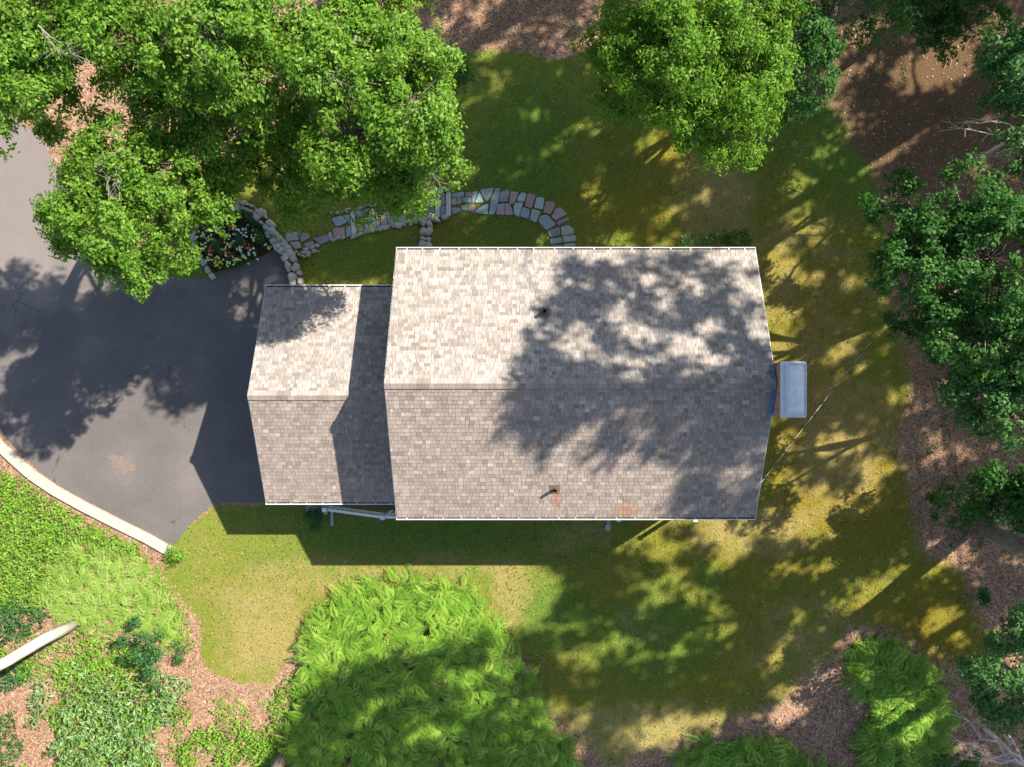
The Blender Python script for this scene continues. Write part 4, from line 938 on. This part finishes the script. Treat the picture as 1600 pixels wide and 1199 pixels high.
def shrub(label, px, py, rpx, hz, mat, seed, nsub=22, ln=.12, name='shrub', lob=None, group=None):
    x, y, _ = P(px, py, hz); k = H / FPX
    lb = lob or [(x, y, hz * .6, rpx * k, rpx * k, hz * .45)]
    return tree(name, label, (x, y, 0), lb, mat, cat='shrub', rt=.035, nsub=nsub, ntuft=12, nl=8, ln=ln, sub=(.14, .26), seed=seed, crown='foliage', twigs=False, group=group)
shrub('little round bright green bush at the lower end of the kerb', 272, 868, 11, .5, 'weed', 71, 400, .09)
shrub('low green bush in the shade beside the stone landing', 490, 812, 15, .5, 'darkleaf', 72, 300, .1)
x, y, _ = P(1130, 377, .9)
shrub('wide dark green bush against the far eave of the big roof', 1130, 377, 50, .9, 'darkleaf', 73, 120, .12, lob=[(x - 1.0, y - .1, .5, .45, .3, .35), (x - .2, y, .6, .6, .35, .4), (x + .6, y, .7, .6, .35, .45)])
shrub('dense dark evergreen shrub below the pale ferns at lower left', 200, 1010, 34, 1.6, 'evergreen', 74, 90, .12)
shrub('dark evergreen shrub spilling down right of the dense one at lower left', 228, 1045, 30, 1.2, 'evergreen', 75, 80, .12)
shrub('small evergreen sprig bush at the edge of the brown litter and lawn', 272, 1025, 15, .5, 'evergreen', 76, 200, .09)
shrub('small green bush in the brown leaves right of the lawn, under the trees', 1480, 790, 22, .8, 'darkleaf', 77, 100, .13)
shrub('small green plant on the leaf litter at the far right, above the oak sapling', 1530, 940, 20, .5, 'darkleaf', 78, 100, .13)

# ---------------- flower bed ----------------
b_ = sheet('flower_bed_soil', bed, -.02, .06, M['mulch']); b_['kind'] = 'structure'
FL = [((235,355),'white','white flowers in the upper left of the bed'), ((370,360),'white','white flowers just right of the top red clump'), ((410,355),'white','small white flowers at the right end of the top row'), ((380,478),'white','white flowers in the middle of the bed below centre'),
      ((460,502),'white','white flowers nearest the driveway on the right side'), ((325,340),'red','largest red flowers at the top of the bed'), ((425,455),'red','red flowers right of the bed centre'), ((315,515),'red','small red flowers low in the bed centre'), ((195,480),'red','dim red flowers at the left of the bed'),
      ((285,395),'cream','cream flowers below the top red clump'), ((190,410),'cream','cream flowers below the upper left white clump'), ((155,468),'cream','cream flowers by the left stone edging'), ((325,445),'cream','cream flowers at the very centre of the bed'), ((290,490),'cream','cream flowers left of the low red clump'),
      ((475,410),'cream','cream flowers at right under the dark foliage'), ((550,455),'cream','cream flowers in the right tip of the bed'), ((200,538),'cream','cream flowers in the lower left of the bed'), ((245,580),'yellow','bright yellow flowers in the bottom tip of the bed'), ((305,565),'cream','cream flowers along the bottom edge, right of the yellow clump'),
      ((355,555),'cream','tiny cream flowers along the driveway edge of the bed'), ((415,530),'cream','cream flowers near the driveway edge below the red clump'), ((240,535),'cream','cream flowers right beside the lower left pair'), ((145,390),'cream','faint cream flowers at the upper left edge of the bed')]
rf = np.random.default_rng(9)
for i, ((zx, zy), cn, lb) in enumerate(FL):
    px, py = 280 + zx / 4, 270 + zy / 4; x, y, _ = P(px, py, .25)
    f = thing('flowering_plant', lb, 'flower', (x, y, .06), 'flowering plants in the mulched bed')
    n = 26; pos = np.stack([x + rf.normal(size=n) * .09, y + rf.normal(size=n) * .09, rf.uniform(.1, .2, n)], 1)
    link('foliage', quads_mesh('foliage', tuft_leaves(pos, np.tile([0, 0, 1.], (n, 1)), 4, .1, .4, rf, (50, 90), .02)), M['darkleaf'], f)
    n = 8; pos = np.stack([x + rf.normal(size=n) * .1, y + rf.normal(size=n) * .1, rf.uniform(.22, .3, n)], 1)
    link('blossoms', quads_mesh('blossoms', tuft_leaves(pos, np.tile([0, 0, 1.], (n, 1)), 6, .055, .8, rf, (70, 95), .003)), M['f_' + cn], f)
for i, (zx, zy, lb) in enumerate([(310, 275, 'low dark foliage plant at the top of the flower bed'), (430, 290, 'low dark foliage plant along the curved wall'), (505, 345, 'dark foliage plant on the upper right of the flower bed'), (545, 390, 'dark foliage plant closest to the bed wall end'), (240, 440, 'leafy clump without flowers left of the bed centre'), (378, 420, 'leafy green clump without flowers right of the bed centre'), (240, 285, 'small dark plant at the upper left corner of the bed')]):
    shrub(lb, 280 + zx / 4, 270 + zy / 4, 10 if i < 4 else 6, .35, 'evergreen', 90 + i, 420 if i < 4 else 500, .08, 'bedding_plant', group='leafy plants in the mulched bed')
